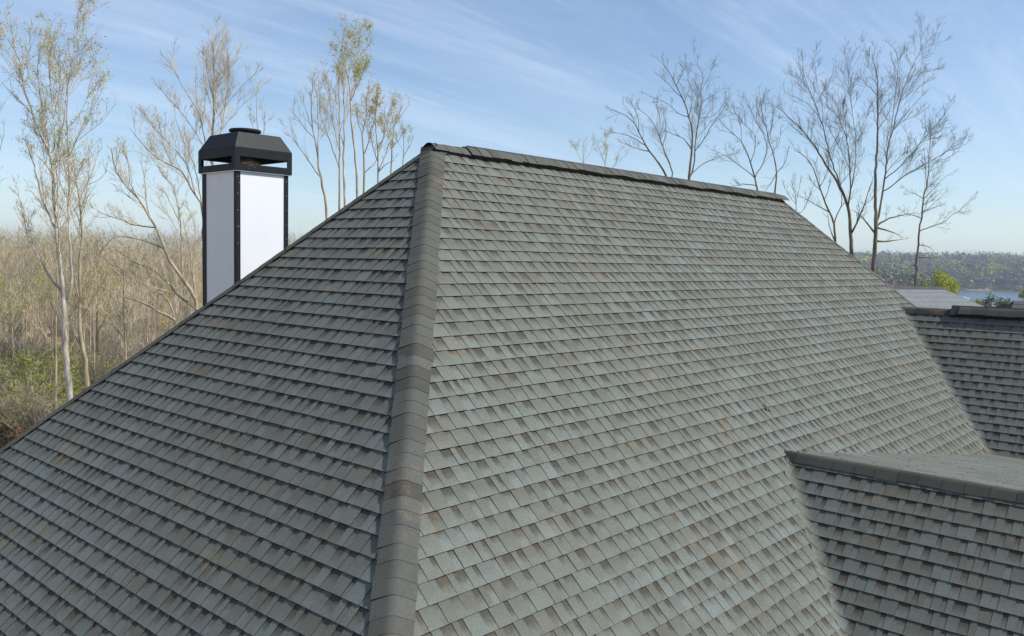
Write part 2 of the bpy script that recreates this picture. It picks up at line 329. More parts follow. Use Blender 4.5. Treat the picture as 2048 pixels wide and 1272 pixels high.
# walls under the eaves (wings included)
zw = H-DROP-.05
V, F = boxes([(-RUN+.5, LR+RUN-.5, -RUN+.5, RUN-.5, -.3, zw), (xe1+.5, G2[0]+3.3, GEND+.3, -RUN+.5, -.3, zw-.02)])
link('wall', mesh('wall', V, F, SIDING), house)
V = np.array([[xe1+.5, GEND+.32, zw-.1],[G2[0]+3.3, GEND+.32, zw-.1],[G2[0]+3.3, GEND+.32, G2[2]-3.3*T-.1],[G2[0], GEND+.32, G2[2]-.1],[XJ, GEND+.32, ZJ-.1],[G1[0], GEND+.32, G1[2]-.1],[xe1+.5, GEND+.32, ze1+.5*T1-.1]])
me = bpy.data.meshes.new('gable_wall'); me.from_pydata(V.tolist()+(V+[0,.15,0]).tolist(), [], [tuple(range(7)), tuple(range(13,6,-1))]+[(k,(k+1)%7,(k+1)%7+7,k+7) for k in range(7)]); me.materials.append(SIDING); link('gable_wall', me, house)

# fields of shingles -------------------------------------------------
FL0 = lambda q: -np.maximum(np.asarray(q)*CB-.045, 0); FL1 = lambda q: LR+np.asarray(q)*CB
LL0 = lambda q: -np.maximum(np.asarray(q)*CB-.045, 0); LL1 = lambda q: np.maximum(np.asarray(q)*CB-.03, 0)
pf = lay(FRONT, SL, FL0, FL1, 3); pl = lay(LEFT, SL, LL0, LL1, 4)
def pick(face, pcs, lim0, lim1, vis):
    res = []
    for k, p in enumerate(pcs):
        if p[1] < lim0(p[3])+.16 or p[1]+p[2] > lim1(p[3])-.16: continue
        c = face.P(np.array([p[1]+p[2]/2]), np.array([p[4]-EXPO/2]), np.array([0.]))[0]
        v = ROT.T @ (c-CAM); sx, sy = 1024+FPX*v[0]/-v[2], 636-FPX*v[1]/-v[2]
        if not (20 < sx < 2020 and 0 < sy < 1255 and v[2] < 0) or not vis(sx, sy, c): continue
        area = p[2]*abs(np.dot(face.n, nrm(c-CAM)))/np.dot(c-CAM, c-CAM)
        res.append((area, k))
    return res
visf = lambda sx, sy, c: c[2] > G1[2]+T1*(c[0]-G1[0])+.35 or c[0] < xe1
ca = [(a, 0, k) for a, k in pick(FRONT, pf, FL0, FL1, visf)] + [(a, 1, k) for a, k in pick(LEFT, pl, LL0, LL1, lambda *a: True)]
ca.sort(reverse=True); single = ca[:290]
protos = {}
def proto(up, w, tn, pg, pb):
    key = (bool(up), round(w, 3), int(tn*4), int(pg*2))
    if key not in protos:
        f0 = Face((0,0,0), (1,0,0), (0,-1,0)); p = [(0, -w/2, w, 0.0, EXPO+.012, up, (int(tn*4)+.5)/4, (int(pg*2)+.5)/2, pb, 0.0)]
        big = lambda q: np.asarray(q)*0+9; V, F, mi, at = tabs_mesh(f0, p, lambda q: -big(q), big)
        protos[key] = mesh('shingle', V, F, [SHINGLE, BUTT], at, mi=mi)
    return protos[key]
for fi, (face, pcs, par) in enumerate(((FRONT, pf, front), (LEFT, pl, left))):
    ks = {k for a, f, k in single if f == fi}
    for k in ks:
        p = pcs[k]; o = link('shingle', proto(p[5], p[2], min(p[6], .999), p[7], p[8]), par)
        m = np.eye(4); dd = face.d; m[:3,0] = face.h if np.dot(np.cross(face.h, -dd), face.n) > 0 else -face.h
        m[:3,1] = -dd; m[:3,2] = face.n; m[:3,3] = face.P(np.array([p[1]+p[2]/2]), np.array([p[3]]), np.array([p[9]]))[0]
        o.matrix_local = Matrix(m.tolist())
    rest = [p for k, p in enumerate(pcs) if k not in ks]
    l0, l1 = ((FL0, FL1), (LL0, LL1))[fi]
    V, F, mi, at = tabs_mesh(face, rest, l0, l1)
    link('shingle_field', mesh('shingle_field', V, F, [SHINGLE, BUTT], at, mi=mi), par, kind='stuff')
def smax(a, b, k): h = np.clip(.5+.5*(a-b)/k, 0, 1); return b*(1-h)+a*h+k*h*(1-h)
def valley(G, tn, face, par, seed, zlow, thn):
    # near side of a cross gable; its rows sweep a little way up onto the main slope
    sm = (G[2]-zlow)/math.sin(thn)
    vy = lambda q: (G[2]-np.asarray(q)*math.sin(thn)-H)/T          # y of the valley at slope distance q
    l0 = lambda q: -(vy(q)-G[1]) - (.13+.05*np.sin(np.asarray(q)*31.))*np.clip(np.asarray(q)/.5, 0.05, 1)
    l1 = lambda q: np.asarray(q)*0 + (G[1]-GEND)
    pcs = lay(face, sm, l0, l1, seed)
    near = [p for p in pcs if p[1] < l0(p[4])+.75]; far = [p for p in pcs if p[1] >= l0(p[4])+.75]
    def warp(Vv):
        zm = zmain(Vv[..., 1])+.005/math.cos(TH); lift = np.zeros(Vv.shape[:-1]); lift[:, 1] = .003; z = Vv[..., 2]
        Vv[..., 2] = smax(z, zm+lift, .05); return Vv
    for pc, cols, wf in ((near, 8, warp), (far, 1, None)):
        V, F, mi, at = tabs_mesh(face, pc, l0, l1, cols, wf)
        link('shingle_field', mesh('shingle_field', V, F, [SHINGLE, BUTT], at, mi=mi), par, kind='stuff')
valley(G1, T1, GN1, gable1, 7, ze1+.1, TH1)
valley(G2, T2, GN2, gable2, 8, ZJ-.05, TH2)
fq = (XJ-G1[0])/math.cos(thf)
fl0 = lambda q: -((G1[2]-np.asarray(q)*math.sin(thf)-H)/T-G1[1])-.05
fl1 = lambda q: np.asarray(q)*0+(G1[1]-GEND)
V, F, mi, at = tabs_mesh(GF1, lay(GF1, fq, fl0, fl1, 9, scale=3.2), fl0, fl1)
link('shingle_field', mesh('shingle_field', V, F, [SHINGLE, BUTT], at, mi=mi), cricket, kind='stuff')

# hip and ridge caps --------------------------------------------------
def cap_row(name, A, B, na, nb, expo, wid, parent, lift=0.0, liftL=0.0, seed=0, rad=.05, start=0, mat=CAPM, thick=.007, sag=0.0):
    """folded cap shingles lapped from B (low end) up to A; na, nb = normals of the two slopes"""
    r = np.random.default_rng(seed); A, B = np.array(A, float), np.array(B, float); L = np.linalg.norm(B-A); ax = (B-A)/L
    def wing(n):
        w = np.cross(n, ax); w /= np.linalg.norm(w); return w if w[2] < 0 else -w
    wa, wb = wing(na), wing(nb); up = nrm(np.asarray(na)+np.asarray(nb)); n = int(L/expo)
    us = np.array([-1, -.72, -.46, -.28, -.14, 0, .14, .28, .46, .72, 1.])
    for k in range(start, n):
        jit = r.normal(0, .006); s1 = (k+1)*expo+jit; s0 = s1-expo-.03; dl = r.uniform(.4, 1.3)*liftL
        w_ = wid*(1+r.normal(0, .035)); prof0, prof1 = [], []
        for s, e_, out in ((s0, .0, prof0), (s1, .0035, prof1)):
            wob = sag*math.sin(k*.9+s*2)*.5
            for u in us:
                d = abs(u)*w_; side = wa if u < 0 else wb; nn = np.asarray(na if u < 0 else nb)
                if d >= rad: base, nq = side*d, nn
                else:
                    tau = .5+.5*u*w_/rad; base = wa*rad*(1-tau)**2+wb*rad*tau**2; nq = nrm(np.asarray(na)*(1-tau)+np.asarray(nb)*tau)
                base = A+ax*s+base+nq*(.009+lift+wob+e_)
                if u < 0: base = base+nn*dl*abs(u)
                out.append((base, nq))
        m = len(us); lo1 = [b-nn*thick for b, nn in prof1]; lo0 = [b-nn*thick*.5 for b, nn in prof0]; t0, t1 = [b for b, _ in prof0], [b for b, _ in prof1]
        tm = [a_*.28+b_*.72 for a_, b_ in zip(t0, t1)]
        V = t0+tm+t1 + t1+lo1 + lo1+lo0 + [t0[0], t1[0], lo1[0], lo0[0], t0[-1], t1[-1], lo1[-1], lo0[-1]]
        F, mi = [], []
        for q in range(m-1):
            F += [(q, m+q, m+q+1, q+1), (m+q, 2*m+q, 2*m+q+1, m+q+1), (3*m+q, 4*m+q, 4*m+q+1, 3*m+q+1), (5*m+q, 6*m+q, 6*m+q+1, 5*m+q+1)]; mi += [0, 0, 1, 2]
        z = 7*m; F += [(z, z+3, z+2, z+1), (z+4, z+5, z+6, z+7)]; mi += [1, 1]
        tn = np.clip(r.choice([r.normal(.62, .13), r.normal(.2, .1)], p=[.72, .28]), 0, 1)
        nv = len(V); tone = np.tile([tn, .5, .5, 1], (nv, 1)); cell = np.zeros((nv, 3))
        me = mesh(name, np.array(V), np.array(F), [mat, EDGE if r.random() < .4 else BUTT, BUTT], {'tone': tone, 'cell': cell}, smooth=False, mi=mi)
        me.polygons.foreach_set('use_smooth', np.array([x == 0 for x in mi]))
        link(name, me, parent)
nB = np.array([0, SB, CB]); nR = np.array([SB, 0, CB])
hipd = np.array([-1, -1, -T]); lm = RUN
cap_row('hip_cap_shingle', (0,0,H), (-lm,-lm,H-DROP), LEFT.n, FRONT.n, .123, .143, house, lift=.001, liftL=.009, seed=1, rad=.036, thick=.007)
cap_row('hip_cap_shingle', (0,0,H), (-lm,lm,H-DROP), LEFT.n, nB, .174, .12, house, lift=.004, liftL=.006, seed=2)
cap_row('hip_cap_shingle', (LR,0,H), (LR+lm,-lm,H-DROP), FRONT.n, nR, .21, .11, house, lift=.0, seed=3)
# main ridge: two caps on the bare ridge, then a ridge vent carrying the rest
cap_row('ridge_cap_shingle', (.52,0,H+.012), (-.10,0,H+.012), nB, FRONT.n, .2, .15, house, lift=.02, seed=4, rad=.09)
cap_row('ridge_cap_shingle', (LR+.15,0,H), (.35,0,H), nB, FRONT.n, .155, .16, house, lift=.050, seed=5, rad=.09, sag=.010)
def vent(x0, x1, base, na, nb, axis, seed, wid=.145, h=.036):
    P = np.arange(0, 1.0001, 1/60.)*(x1-x0)+x0; V = []; r = np.random.default_rng(seed)
    for s in P:
        c = base+axis*s; wob = .006*math.sin(s*3.1)+r.normal(0, .0025)
        wa = np.cross(na, axis); wa = wa if wa[2] < 0 else -wa; wb = np.cross(nb, axis); wb = wb if wb[2] < 0 else -wb
        up = nrm(na+nb)
        V += [c+wa*wid+na*.004, c+wa*(wid-.004)+na*(h+wob), c+up*(h*1.2), c+wb*(wid-.004)+nb*(h+wob), c+wb*wid+nb*.004, c-up*.01]
    F = [(k*6+q, k*6+(q+1) % 6, k*6+6+(q+1) % 6, k*6+6+q) for k in range(len(P)-1) for q in range(6)]
    me = bpy.data.meshes.new('ridge_vent'); n = len(P)*6-6
    me.from_pydata([list(map(float, v)) for v in V], [], F+[(5,4,3,2,1,0), tuple(range(n, n+6))]); me.materials.append(VENT); link('ridge_vent', me, house)
vent(.5, LR-.05, np.array([0,0,H]), nB, FRONT.n, np.array([1.,0,0]), 1)
nF1 = GF1.n; nN1 = GN1.n; nN2 = GN2.n; nF2 = nR
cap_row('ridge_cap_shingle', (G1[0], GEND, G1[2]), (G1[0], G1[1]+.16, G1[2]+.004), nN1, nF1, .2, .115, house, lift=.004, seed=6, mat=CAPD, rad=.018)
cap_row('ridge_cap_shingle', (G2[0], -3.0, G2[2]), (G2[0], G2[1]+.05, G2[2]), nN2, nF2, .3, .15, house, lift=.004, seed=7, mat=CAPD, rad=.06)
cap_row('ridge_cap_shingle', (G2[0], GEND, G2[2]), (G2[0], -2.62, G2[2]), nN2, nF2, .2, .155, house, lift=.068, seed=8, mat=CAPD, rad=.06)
vent(0, abs(GEND+2.66), np.array([G2[0], -2.66, G2[2]]), nN2, nF2, np.array([0,-1.,0]), 2, wid=.165, h=.06)
LEAFM, t, b = material('dry_dark_leaf', (.07,.062,.05), .9)
lk(t, ramp(t, noise(t, world_pos(t), 30., 3.), [(.3,(.05,.045,.037)),(.7,(.09,.08,.065))]).outputs[0], b.inputs['Base Color'])
# a dry leaf lying on the front slope
an = np.arange(10)*math.pi/5; rd = np.where(np.arange(10) % 2 == 0, .075, .026)
q = ROT @ np.array([(1532-1024)/FPX, (636-816)/FPX, -1.0]); q = CAM + q*(-(CAM[2]-H-T*CAM[1])/(q[2]-T*q[1])); hx, qx = q[0], -(q[2]-H)/SB
V = FRONT.P(hx+rd*np.cos(an), qx+rd*np.sin(an), .013+.004*np.cos(an*2)); V = np.vstack([V, V-FRONT.n*.004, FRONT.P(np.array([hx]), np.array([qx]), np.array([.012]))])
me = bpy.data.meshes.new('dry_leaf'); me.from_pydata(V.tolist(), [], [(k, (k+1) % 10, 20) for k in range(10)]+[(k, k+10, (k+1) % 10+10, (k+1) % 10) for k in range(10)]); me.materials.append(LEAFM)
link('dry_leaf', me, label='small dark dry leaf with pointed lobes lying on the sunny roof slope', cat='leaf')

# chimney -------------------------------------------------------------
cb = pix(472, 470, 14.6); X0, Y0 = cb[0], cb[1]; WX, WY = 1.02, 1.14
def zat(y): 
    v = pix(472, y, 14.6); return v[2]
ztop = zat(341); z1 = zat(327); z2 = zat(313); z3 = zat(295); z4 = zat(262)
chim = link('chimney', None, house); tr = .095
X1, Y1 = X0+WX, Y0+WY
def cpart(name, lst, mat, bv=.004):
    V, F = boxes(lst); o = link(name, mesh(name, V, F, mat), chim); 
    if bv: bevel(o, bv)
    return o
ins = .012
cpart('white_panel', [(X0+.05, X1-.05, Y0+ins, Y0+.04, -.3, ztop)], WHITE, 0)
seam = Y0+WY*.52
cpart('white_panel', [(X0+ins, X0+.04, Y0+.05, seam-.0015, -.3, ztop-.01)], WHITE, .003); cpart('white_panel', [(X0+ins, X0+.04, seam+.0015, Y1-.05, -.3, ztop-.01)], WHITE, .003)
cpart('white_panel', [(X1-.04, X1-ins, Y0+.05, Y1-.05, -.3, ztop)], WHITE, 0); cpart('white_panel', [(X0+.05, X1-.05, Y1-.04, Y1-ins, -.3, ztop)], WHITE, 0)
for sx in (0, 1):
    for sy in (0, 1):
        xa = X0 if sx == 0 else X1; ya = Y0 if sy == 0 else Y1; ex = 1-2*sx; ey = 1-2*sy
        bx = lambda a, b: (min(a, b), max(a, b))
        x_ = bx(xa, xa+ex*.085); y_ = bx(ya, ya+ey*.008); x2 = bx(xa, xa+ex*.008); y2 = bx(ya+ey*.0082, ya+ey*(.07 if sy == 0 else .13))
        cpart('corner_trim', [(*x_, *y_, -.3, ztop), (*x2, *y2, -.3, ztop-.001)], BLACK, .002)
for k, (x, z) in enumerate([(X0+.035, ztop-.1-.28*q) for q in range(5)]+[(X1-.04, ztop-.12-.25*q) for q in range(5)]+[(X0+.06, ztop-.2), (X0+.055, ztop-.93)]):
    ang = np.arange(8)*math.pi/4; V = np.concatenate([np.stack([x+.007*np.cos(ang), np.full(8, Y0+.002), z+.007*np.sin(ang)], -1), np.stack([x+.005*np.cos(ang), np.full(8, Y0-.004), z+.005*np.sin(ang)], -1)])
    me = bpy.data.meshes.new('screw'); me.from_pydata(V.tolist(), [], [(q, (q+1) % 8, 8+(q+1) % 8, 8+q) for q in range(8)]+[tuple(range(8, 16))]); me.materials.append(SCREW); link('screw', me, chim)
ov = .045
cpart('drip_flashing', [(X0-.03, X1+.03, Y0-.03, Y1+.03, ztop-.012, ztop)], SILVER, 0)
a0, a1, b0, b1 = X0-ov, X1+ov, Y0-ov, Y1+ov; wt = .02
for nm, za, zb in (('lower_rail', ztop+.002, z1), ('upper_rail', z2, z3)):
    cpart(nm, [(a0+.08, a1-.08, b0+.004, b0+wt, za, zb), (a0+.08, a1-.08, b1-wt, b1-.004, za, zb), (a0+.004, a0+wt, b0+.08, b1-.08, za, zb), (a1-wt, a1-.004, b0+.08, b1-.08, za, zb)], BLACK, .003)
for sx in (0, 1):
    for sy in (0, 1):
        x_ = (a0, a0+.1) if sx == 0 else (a1-.1, a1); y_ = (b0, b0+.012) if sy == 0 else (b1-.012, b1)
        x2 = (a0, a0+.012) if sx == 0 else (a1-.012, a1); y2 = (b0+.0125, b0+.1) if sy == 0 else (b1-.1, b1-.0125)
        cpart('corner_post', [(*x_, *y_, ztop+.001, z3+.001), (*x2, *y2, ztop+.001, z3)], BLACK, .002)
cpart('cap_floor', [(a0+.03, a1-.03, b0+.03, b1-.03, ztop+.003, ztop+.03)], BLACK, 0)
hi = .145
V = np.array([[a0,b0,z3],[a1,b0,z3],[a1,b1,z3],[a0,b1,z3],[a0+hi,b0+hi,z4],[a1-hi,b0+hi,z4],[a1-hi,b1-hi,z4],[a0+hi,b1-hi,z4]])
Vi = V.copy(); Vi[:4, 0] += np.array([1,-1,-1,1])*.02; Vi[:4, 1] += np.array([1,1,-1,-1])*.02; Vi[4:, 2] -= .03
F = [(4,5,6,7),(0,1,5,4),(1,2,6,5),(2,3,7,6),(3,0,4,7)]+[(15,14,13,12),(12,13,9,8),(13,14,10,9),(14,15,11,10),(15,12,8,11)]+[(k, k+8, (k+1) % 4+8, (k+1) % 4) for k in range(4)]
me = bpy.data.meshes.new('hood'); me.from_pydata(V.tolist()+Vi.tolist(), [], F); me.materials.append(BLACK); bevel(link('hood', me, chim), .006)
cx_, cy_ = (a0+a1)/2, (b0+b1)/2
def lathe(name, prof, mat, parent, cx, cy, n=40):
    ang = np.arange(n)*2*math.pi/n; V = np.concatenate([np.stack([cx+r*np.cos(ang), cy+r*np.sin(ang), np.full(n, z)], -1) for r, z in prof])
    k = len(prof); F = [(a*n+q, a*n+(q+1) % n, a*n+n+(q+1) % n, a*n+n+q) for a in range(k-1) for q in range(n)]
    me = bpy.data.meshes.new(name); me.from_pydata(V.tolist(), [], F+[tuple(range((k-1)*n, k*n))]); me.materials.append(mat); return link(name, me, parent)
zf = z4+.012
lathe('flue_collar', [(.19, z4-.01), (.19, zf+.05), (.20, zf+.055)], BLACK, chim, cx_, cy_)
lathe('flue_lid', [(.17, zf+.052), (.265, zf+.055), (.275, zf+.06), (.275, zf+.085), (.262, zf+.1), (.235, zf+.104), (.225, zf+.092), (.01, zf+.09)], BLACK, chim, cx_, cy_)
for k in range(10):
    a = k*2*math.pi/10; cpart('flue_strap', [(cx_+.232*math.cos(a)-.008, cx_+.232*math.cos(a)+.008, cy_+.232*math.sin(a)-.008, cy_+.232*math.sin(a)+.008, z4-.002, zf+.058)], BLACK, 0)
# bird nest inside the cap
nc = np.array([X0+.26, Y0+.16, ztop+.045]); n_ = 700
a = rng.uniform(0, 2*math.pi, n_); rad = np.sqrt(rng.uniform(.02, 1, n_))*np.array(.20); hgt = (1-(rad/.23)**2)*.20*rng.uniform(.1, 1, n_)
pc = np.stack([nc[0]+rad*np.cos(a)*1.15, nc[1]+rad*np.sin(a)*.8, nc[2]+hgt], -1); d = np.stack([np.cos(a+1.57+rng.normal(0, .7, n_)), np.sin(a+1.57+rng.normal(0, .7, n_)), rng.normal(0, .25, n_)], -1)
ln = rng.uniform(.05, .13, n_)[:, None]; P = np.stack([pc-d*ln, pc+np.array([0,0,.012]), pc+d*ln], 1); P[..., 2] = np.maximum(P[..., 2], ztop+.034)
V, F = sweep(P, np.tile([.0028, .0034, .002], (n_, 1)), 4)
link('bird_nest', mesh('bird_nest', V, F, NESTM), label='straw bird nest tucked inside the black chimney cap', cat='nest')

# ------------------------------------------------------------------ trees
def resample(pts, n):
    pts = np.asarray(pts, float); d = np.r_[0, np.cumsum(np.linalg.norm(np.diff(pts, axis=0), axis=1))]
    if len(pts) > 2:                         # smooth corner-cutting first
        for _ in range(2):
            q = [pts[0]]
            for a, b in zip(pts[:-1], pts[1:]): q += [a*.75+b*.25, a*.25+b*.75]
            pts = np.array(q+[pts[-1]])
        d = np.r_[0, np.cumsum(np.linalg.norm(np.diff(pts, axis=0), axis=1))]
    s = np.linspace(0, d[-1], n); return np.stack([np.interp(s, d, pts[:, k]) for k in range(pts.shape[1])], -1)
def children(P, R, r, spacing, lmin, lmax, ratio, k, ang=(.45, .95), upb=.25, tmin=.15, rscale=.55, rtip=.004, wander=.12, rmin=.005, prog=.55):
    """branches along parent tubes P (B,k,3)"""
    B, K, _ = P.shape; seg = np.linalg.norm(np.diff(P, axis=1), axis=2); L = seg.sum(1)
    cnt = np.maximum(1, r.poisson(L/spacing)); idx = np.repeat(np.arange(B), cnt); N = len(idx)
    tt = tmin+(1-tmin)*r.random(N)**.8; f = tt*(K-1); i0 = np.minimum(f.astype(int), K-2); w = (f-i0)[:, None]
    p = P[idx, i0]*(1-w)+P[idx, i0+1]*w; rad = R[idx, i0]*(1-w[:, 0])+R[idx, i0+1]*w[:, 0]
    tg = P[idx, i0+1]-P[idx, i0]; tg /= np.linalg.norm(tg, axis=1, keepdims=True)+1e-9
    rv = r.normal(size=(N, 3)); rv -= (rv*tg).sum(1, keepdims=True)*tg; rv /= np.linalg.norm(rv, axis=1, keepdims=True)
    a = r.uniform(*ang, N)[:, None]; d = tg*np.cos(a)+rv*np.sin(a); d[:, 2] += upb; d /= np.linalg.norm(d, axis=1, keepdims=True)
    ln = np.clip(L[idx]*ratio*(1-prog*tt)*r.uniform(.55, 1.3, N), lmin, lmax)
    Q = np.zeros((N, k, 3)); Q[:, 0] = p
    for s in range(1, k):
        d = d+r.normal(0, wander, (N, 3)); d[:, 2] += upb*.35; d /= np.linalg.norm(d, axis=1, keepdims=True); Q[:, s] = Q[:, s-1]+d*(ln/(k-1))[:, None]
    r0 = np.clip(rad*rscale, rmin, None); RR = r0[:, None]*(1-np.linspace(0, 1, k)[None])+rtip*np.linspace(0, 1, k)[None]
    return Q, RR
def leaves(P, r, n, size, jit=.06, size_var=.5):
    B, K, _ = P.shape; b = r.integers(0, B, n); s = r.integers(max(0, K-2), K, n); c = P[b, s]+r.normal(0, jit, (n, 3))
    u = r.normal(size=(n, 3)); u /= np.linalg.norm(u, axis=1, keepdims=True); w = np.cross(u, r.normal(size=(n, 3))); w /= np.linalg.norm(w, axis=1, keepdims=True)
    h = (size*r.uniform(1-size_var, 1+size_var, n))[:, None]
    V = np.stack([c-u*h, c+w*h*.55, c+u*h, c-w*h*.55], 1).reshape(-1, 3); return V, np.arange(4*n).reshape(-1, 4)
def limb_tree(D, limbs, label, mats, seed, leaf=None, dens=1.0, r0=8, tw=1.0, group=None, name='bare_tree', levels=3, upb=.25, rt=1.0, lm1=1.9):
    """a tree whose main limbs are drawn one by one; smaller wood grows from them"""
    r = np.random.default_rng(seed); m_px = D/FPX; S = []; polys = []
    base = None
    for li, L in enumerate(limbs):
        L = [np.array(q, float) for q in L]
        if li == 0 or not S: d0 = D; dens = dens*(.86 if mats is DARK else 1.12); rs = r0*m_px*.78
        else:
            arr = np.array([s[:2] for s in S]); kx = np.argmin(((arr-L[0][:2])**2).sum(1)); near = S[kx]; rs = near[3]*.64; d0 = near[2]
            if np.hypot(*(near[:2]-L[0][:2])) > 14: rs = r0*m_px*.5
            else: L[0] = np.array(near[:2])
        pl = np.array(L); dist = np.r_[0, np.cumsum(np.hypot(*np.diff(pl, axis=0).T))]; tot = dist[-1]*m_px
        sl = 0 if li == 0 else r.uniform(-.42, .42); cv = 0 if li == 0 else r.uniform(-.2, .2)
        dd = d0 + (dist*m_px)*sl + cv*(dist*m_px)**2/max(tot, .1)
        pts = np.array([pix(q[0], q[1], e) for q, e in zip(pl, dd)])
        if li == 0:
            base = pts[0].copy(); base[2] = float(terrain(base[0], base[1]))-.25; lean = (pts[0]-pts[min(1, len(pts)-1)]); base[:2] += np.clip(lean[:2]*.4, -.6, .6)
            pts = np.vstack([base, pts]); pl = np.vstack([pl[0]+[0, 60], pl]); dd = np.r_[D, dd]
        n = max(6, int(tot/.35)+3); Q = resample(np.hstack([pts, pl, dd[:, None]]), n)
        Q[1:-1, :3] += r.normal(0, .014+.0004*tot, (n-2, 3))
        tip = max(.008*rt, min(.014*rt, rs*.12)); rad = rs+(tip-rs)*np.linspace(0, 1, n)**(.85 if li else .8)
        if li == 0: rad[0] *= 1.35; rad[1] *= 1.08
        polys.append((Q[:, :3], rad))
        for q, e in zip(Q, rad): S.append((q[3], q[4], q[5], e))
    o = link(name, None, label=label, cat='tree', loc=base, group=group)
    tv = join([sweep(q[None], e[None], 8) for q, e in polys])
    tp = [(q, e) for q, e in polys]; k = 12
    P0 = np.array([resample(q, k) for q, _ in tp]); R0 = np.array([np.interp(np.linspace(0, 1, k), np.linspace(0, 1, len(e)), e) for _, e in tp])
    P0[0, :] = resample(tp[0][0][len(tp[0][0])//2:], k); R0[0, :] = np.linspace(tp[0][1][len(tp[0][1])//2], tp[0][1][-1], k)
    tips = [(P0[:, -1])]
    A1, B1 = children(P0, R0, r, .30/dens, .5, lm1, .4, 7, ang=(.35, .85), upb=upb, rscale=.36, rmin=.0075*rt, rtip=.004*rt, wander=.14, prog=.5)
    A2, B2 = children(A1, B1, r, .14/dens, .22, 1.2, .5, 4, ang=(.4, .9), upb=upb, rscale=.6, rmin=.0046*rt, rtip=.003*rt, tmin=.1)
    cr = [sweep(A1, B1, 4), sweep(A2, B2, 3)]
    last = A2
    if levels > 2:
        A3, B3 = children(A2, B2, r, .115/(dens*tw), .12, .5, .6, 2, ang=(.4, .9), upb=upb, rscale=.7, rmin=.0036*rt, rtip=.0026*rt); cr.append(sweep(A3, B3, 3)); last = A3
    cv = join(cr)
    link('trunk', mesh('trunk', tv[0]-base, tv[1], mats[0], smooth=True), o); link('crown', mesh('crown', cv[0]-base, cv[1], mats[1]), o)
    if leaf:
        n, size, lm_, top = leaf; src = last
        zq = src[:, -1, 2]; key = np.quantile(zq, top); src = src[zq > key]
        lv = leaves(src, r, n, size); link('foliage', mesh('foliage', lv[0]-base, lv[1], lm_), o)
    return o
PALE, TAN, DARK = (BARK_PALE, TWIG_TAN), (BARK_TAN, TWIG_TAN), (BARK_DARK, TWIG_DARK)
limb_tree(29, [[(141,792),(133,725),(128,655),(127,610),(125,563),(119,519),(112,465),(108,400),(107,344),(102,313),(79,263),(61,219),(47,162),(35,109),(25,83)],
  [(61,231),(45,208),(31,193),(3,165)], [(101,304),(90,244),(79,181),(75,150),(77,93)], [(104,315),(110,297),(107,234),(101,171),(99,140),(104,87),(97,55)],
  [(106,335),(113,310),(126,250),(132,206),(134,156),(130,100)], [(107,234),(115,205),(118,181),(122,150),(118,90)],
  [(128,612),(139,590),(145,563),(141,508),(139,436),(138,400),(138,338),(134,297),(134,234),(135,171),(145,124),(148,77)],
  [(137,313),(148,291),(170,244),(189,212),(201,184),(211,156)], [(148,291),(176,263),(201,250),(233,206)], [(134,250),(148,245),(173,206),(186,156),(187,115)],
  [(127,600),(122,560),(118,480),(116,407),(113,340),(106,292)], [(123,590),(100,552),(72,508),(50,460),(40,400)], [(112,470),(94,423),(75,370),(68,329),(58,300)], [(66,500),(60,470),(52,440)]],
  'pale tall forked tree in yellow-green bud, its stems parting above the roof edge', PALE, 21, leaf=(4200, .027, BUD, .22), r0=9.5, dens=.85)
limb_tree(31, [[(176,765),(166,696),(159,646),(158,563),(163,465),(164,423),(154,370),(146,335),(149,294)], [(163,425),(176,373),(189,332),(198,291)], [(172,385),(178,344),(178,291)],
  [(160,640),(172,618),(195,581),(217,545)], [(158,600),(148,560),(146,520),(140,470)], [(166,696),(150,670),(140,640)], [(176,373),(196,362),(215,340)]],
  'slim bare tree with tan bark just beside the pale forked budding tree', TAN, 22, r0=7.5, dens=.8)
limb_tree(27, [[(398,608),(380,578),(364,554),(336,518),(323,476),(303,440),(276,395),(255,372),(234,354),(224,329),(223,295)], [(281,402),(265,375),(257,357),(259,329),(242,286)],
  [(388,615),(353,589),(338,566),(298,533),(268,526),(230,498)], [(350,640),(321,624),(276,601),(230,589),(203,574)], [(346,636),(338,596),(306,579),(263,554),(218,528),(188,496)],
  [(366,556),(364,481),(359,418),(354,395),(347,368),(319,343),(313,326)], [(330,511),(293,481),(260,474),(230,473)], [(310,455),(276,453),(223,433),(195,423)], [(364,440),(345,415),(330,385),(322,375)],
  [(385,590),(384,540),(380,500),(374,470),(366,440)], [(395,560),(385,520),(392,480),(386,440),(370,400)], [(300,440),(290,400),(292,360),(280,320)], [(338,566),(322,540),(312,520),(318,490)]],
  'leaning bare tree spreading many long tan limbs behind the white chimney', TAN, 23, r0=6.5, dens=.95)
limb_tree(24, [[(252,690),(248,672),(253,652),(265,639)], [(249,672),(225,648),(200,636),(180,630)], [(250,680),(240,660),(222,640),(212,610)], [(262,642),(275,620),(282,600)], [(256,650),(240,620),(235,590)]],
  'small crooked bare tree close behind the roof edge, between two larger trees', TAN, 24, r0=4, dens=.9)
limb_tree(36, [[(428,560),(427,460),(425,380),(425,330),(424,290),(426,264),(428,218),(426,173),(426,131),(428,97)], [(424,330),(410,290),(404,241),(395,216),(373,187),(356,156),(341,128)], [(395,216),(391,173),(390,131)],
  [(420,320),(404,286),(381,252),(358,218),(336,196),(319,173)], [(425,320),(436,285),(442,264),(449,218),(456,167),(457,134),(455,94)], [(442,264),(477,218),(511,190),(528,168)], [(450,214),(474,182),(500,159),(514,142)],
  [(426,290),(431,213),(418,165),(410,120)], [(404,245),(412,200),(408,150),(405,115)], [(449,218),(440,180),(441,140),(438,105)], [(458,150),(470,125),(476,105)]],
  'tall round-crowned bare tree rising right behind the black chimney cap', TAN, 25, r0=6.5, dens=.95)
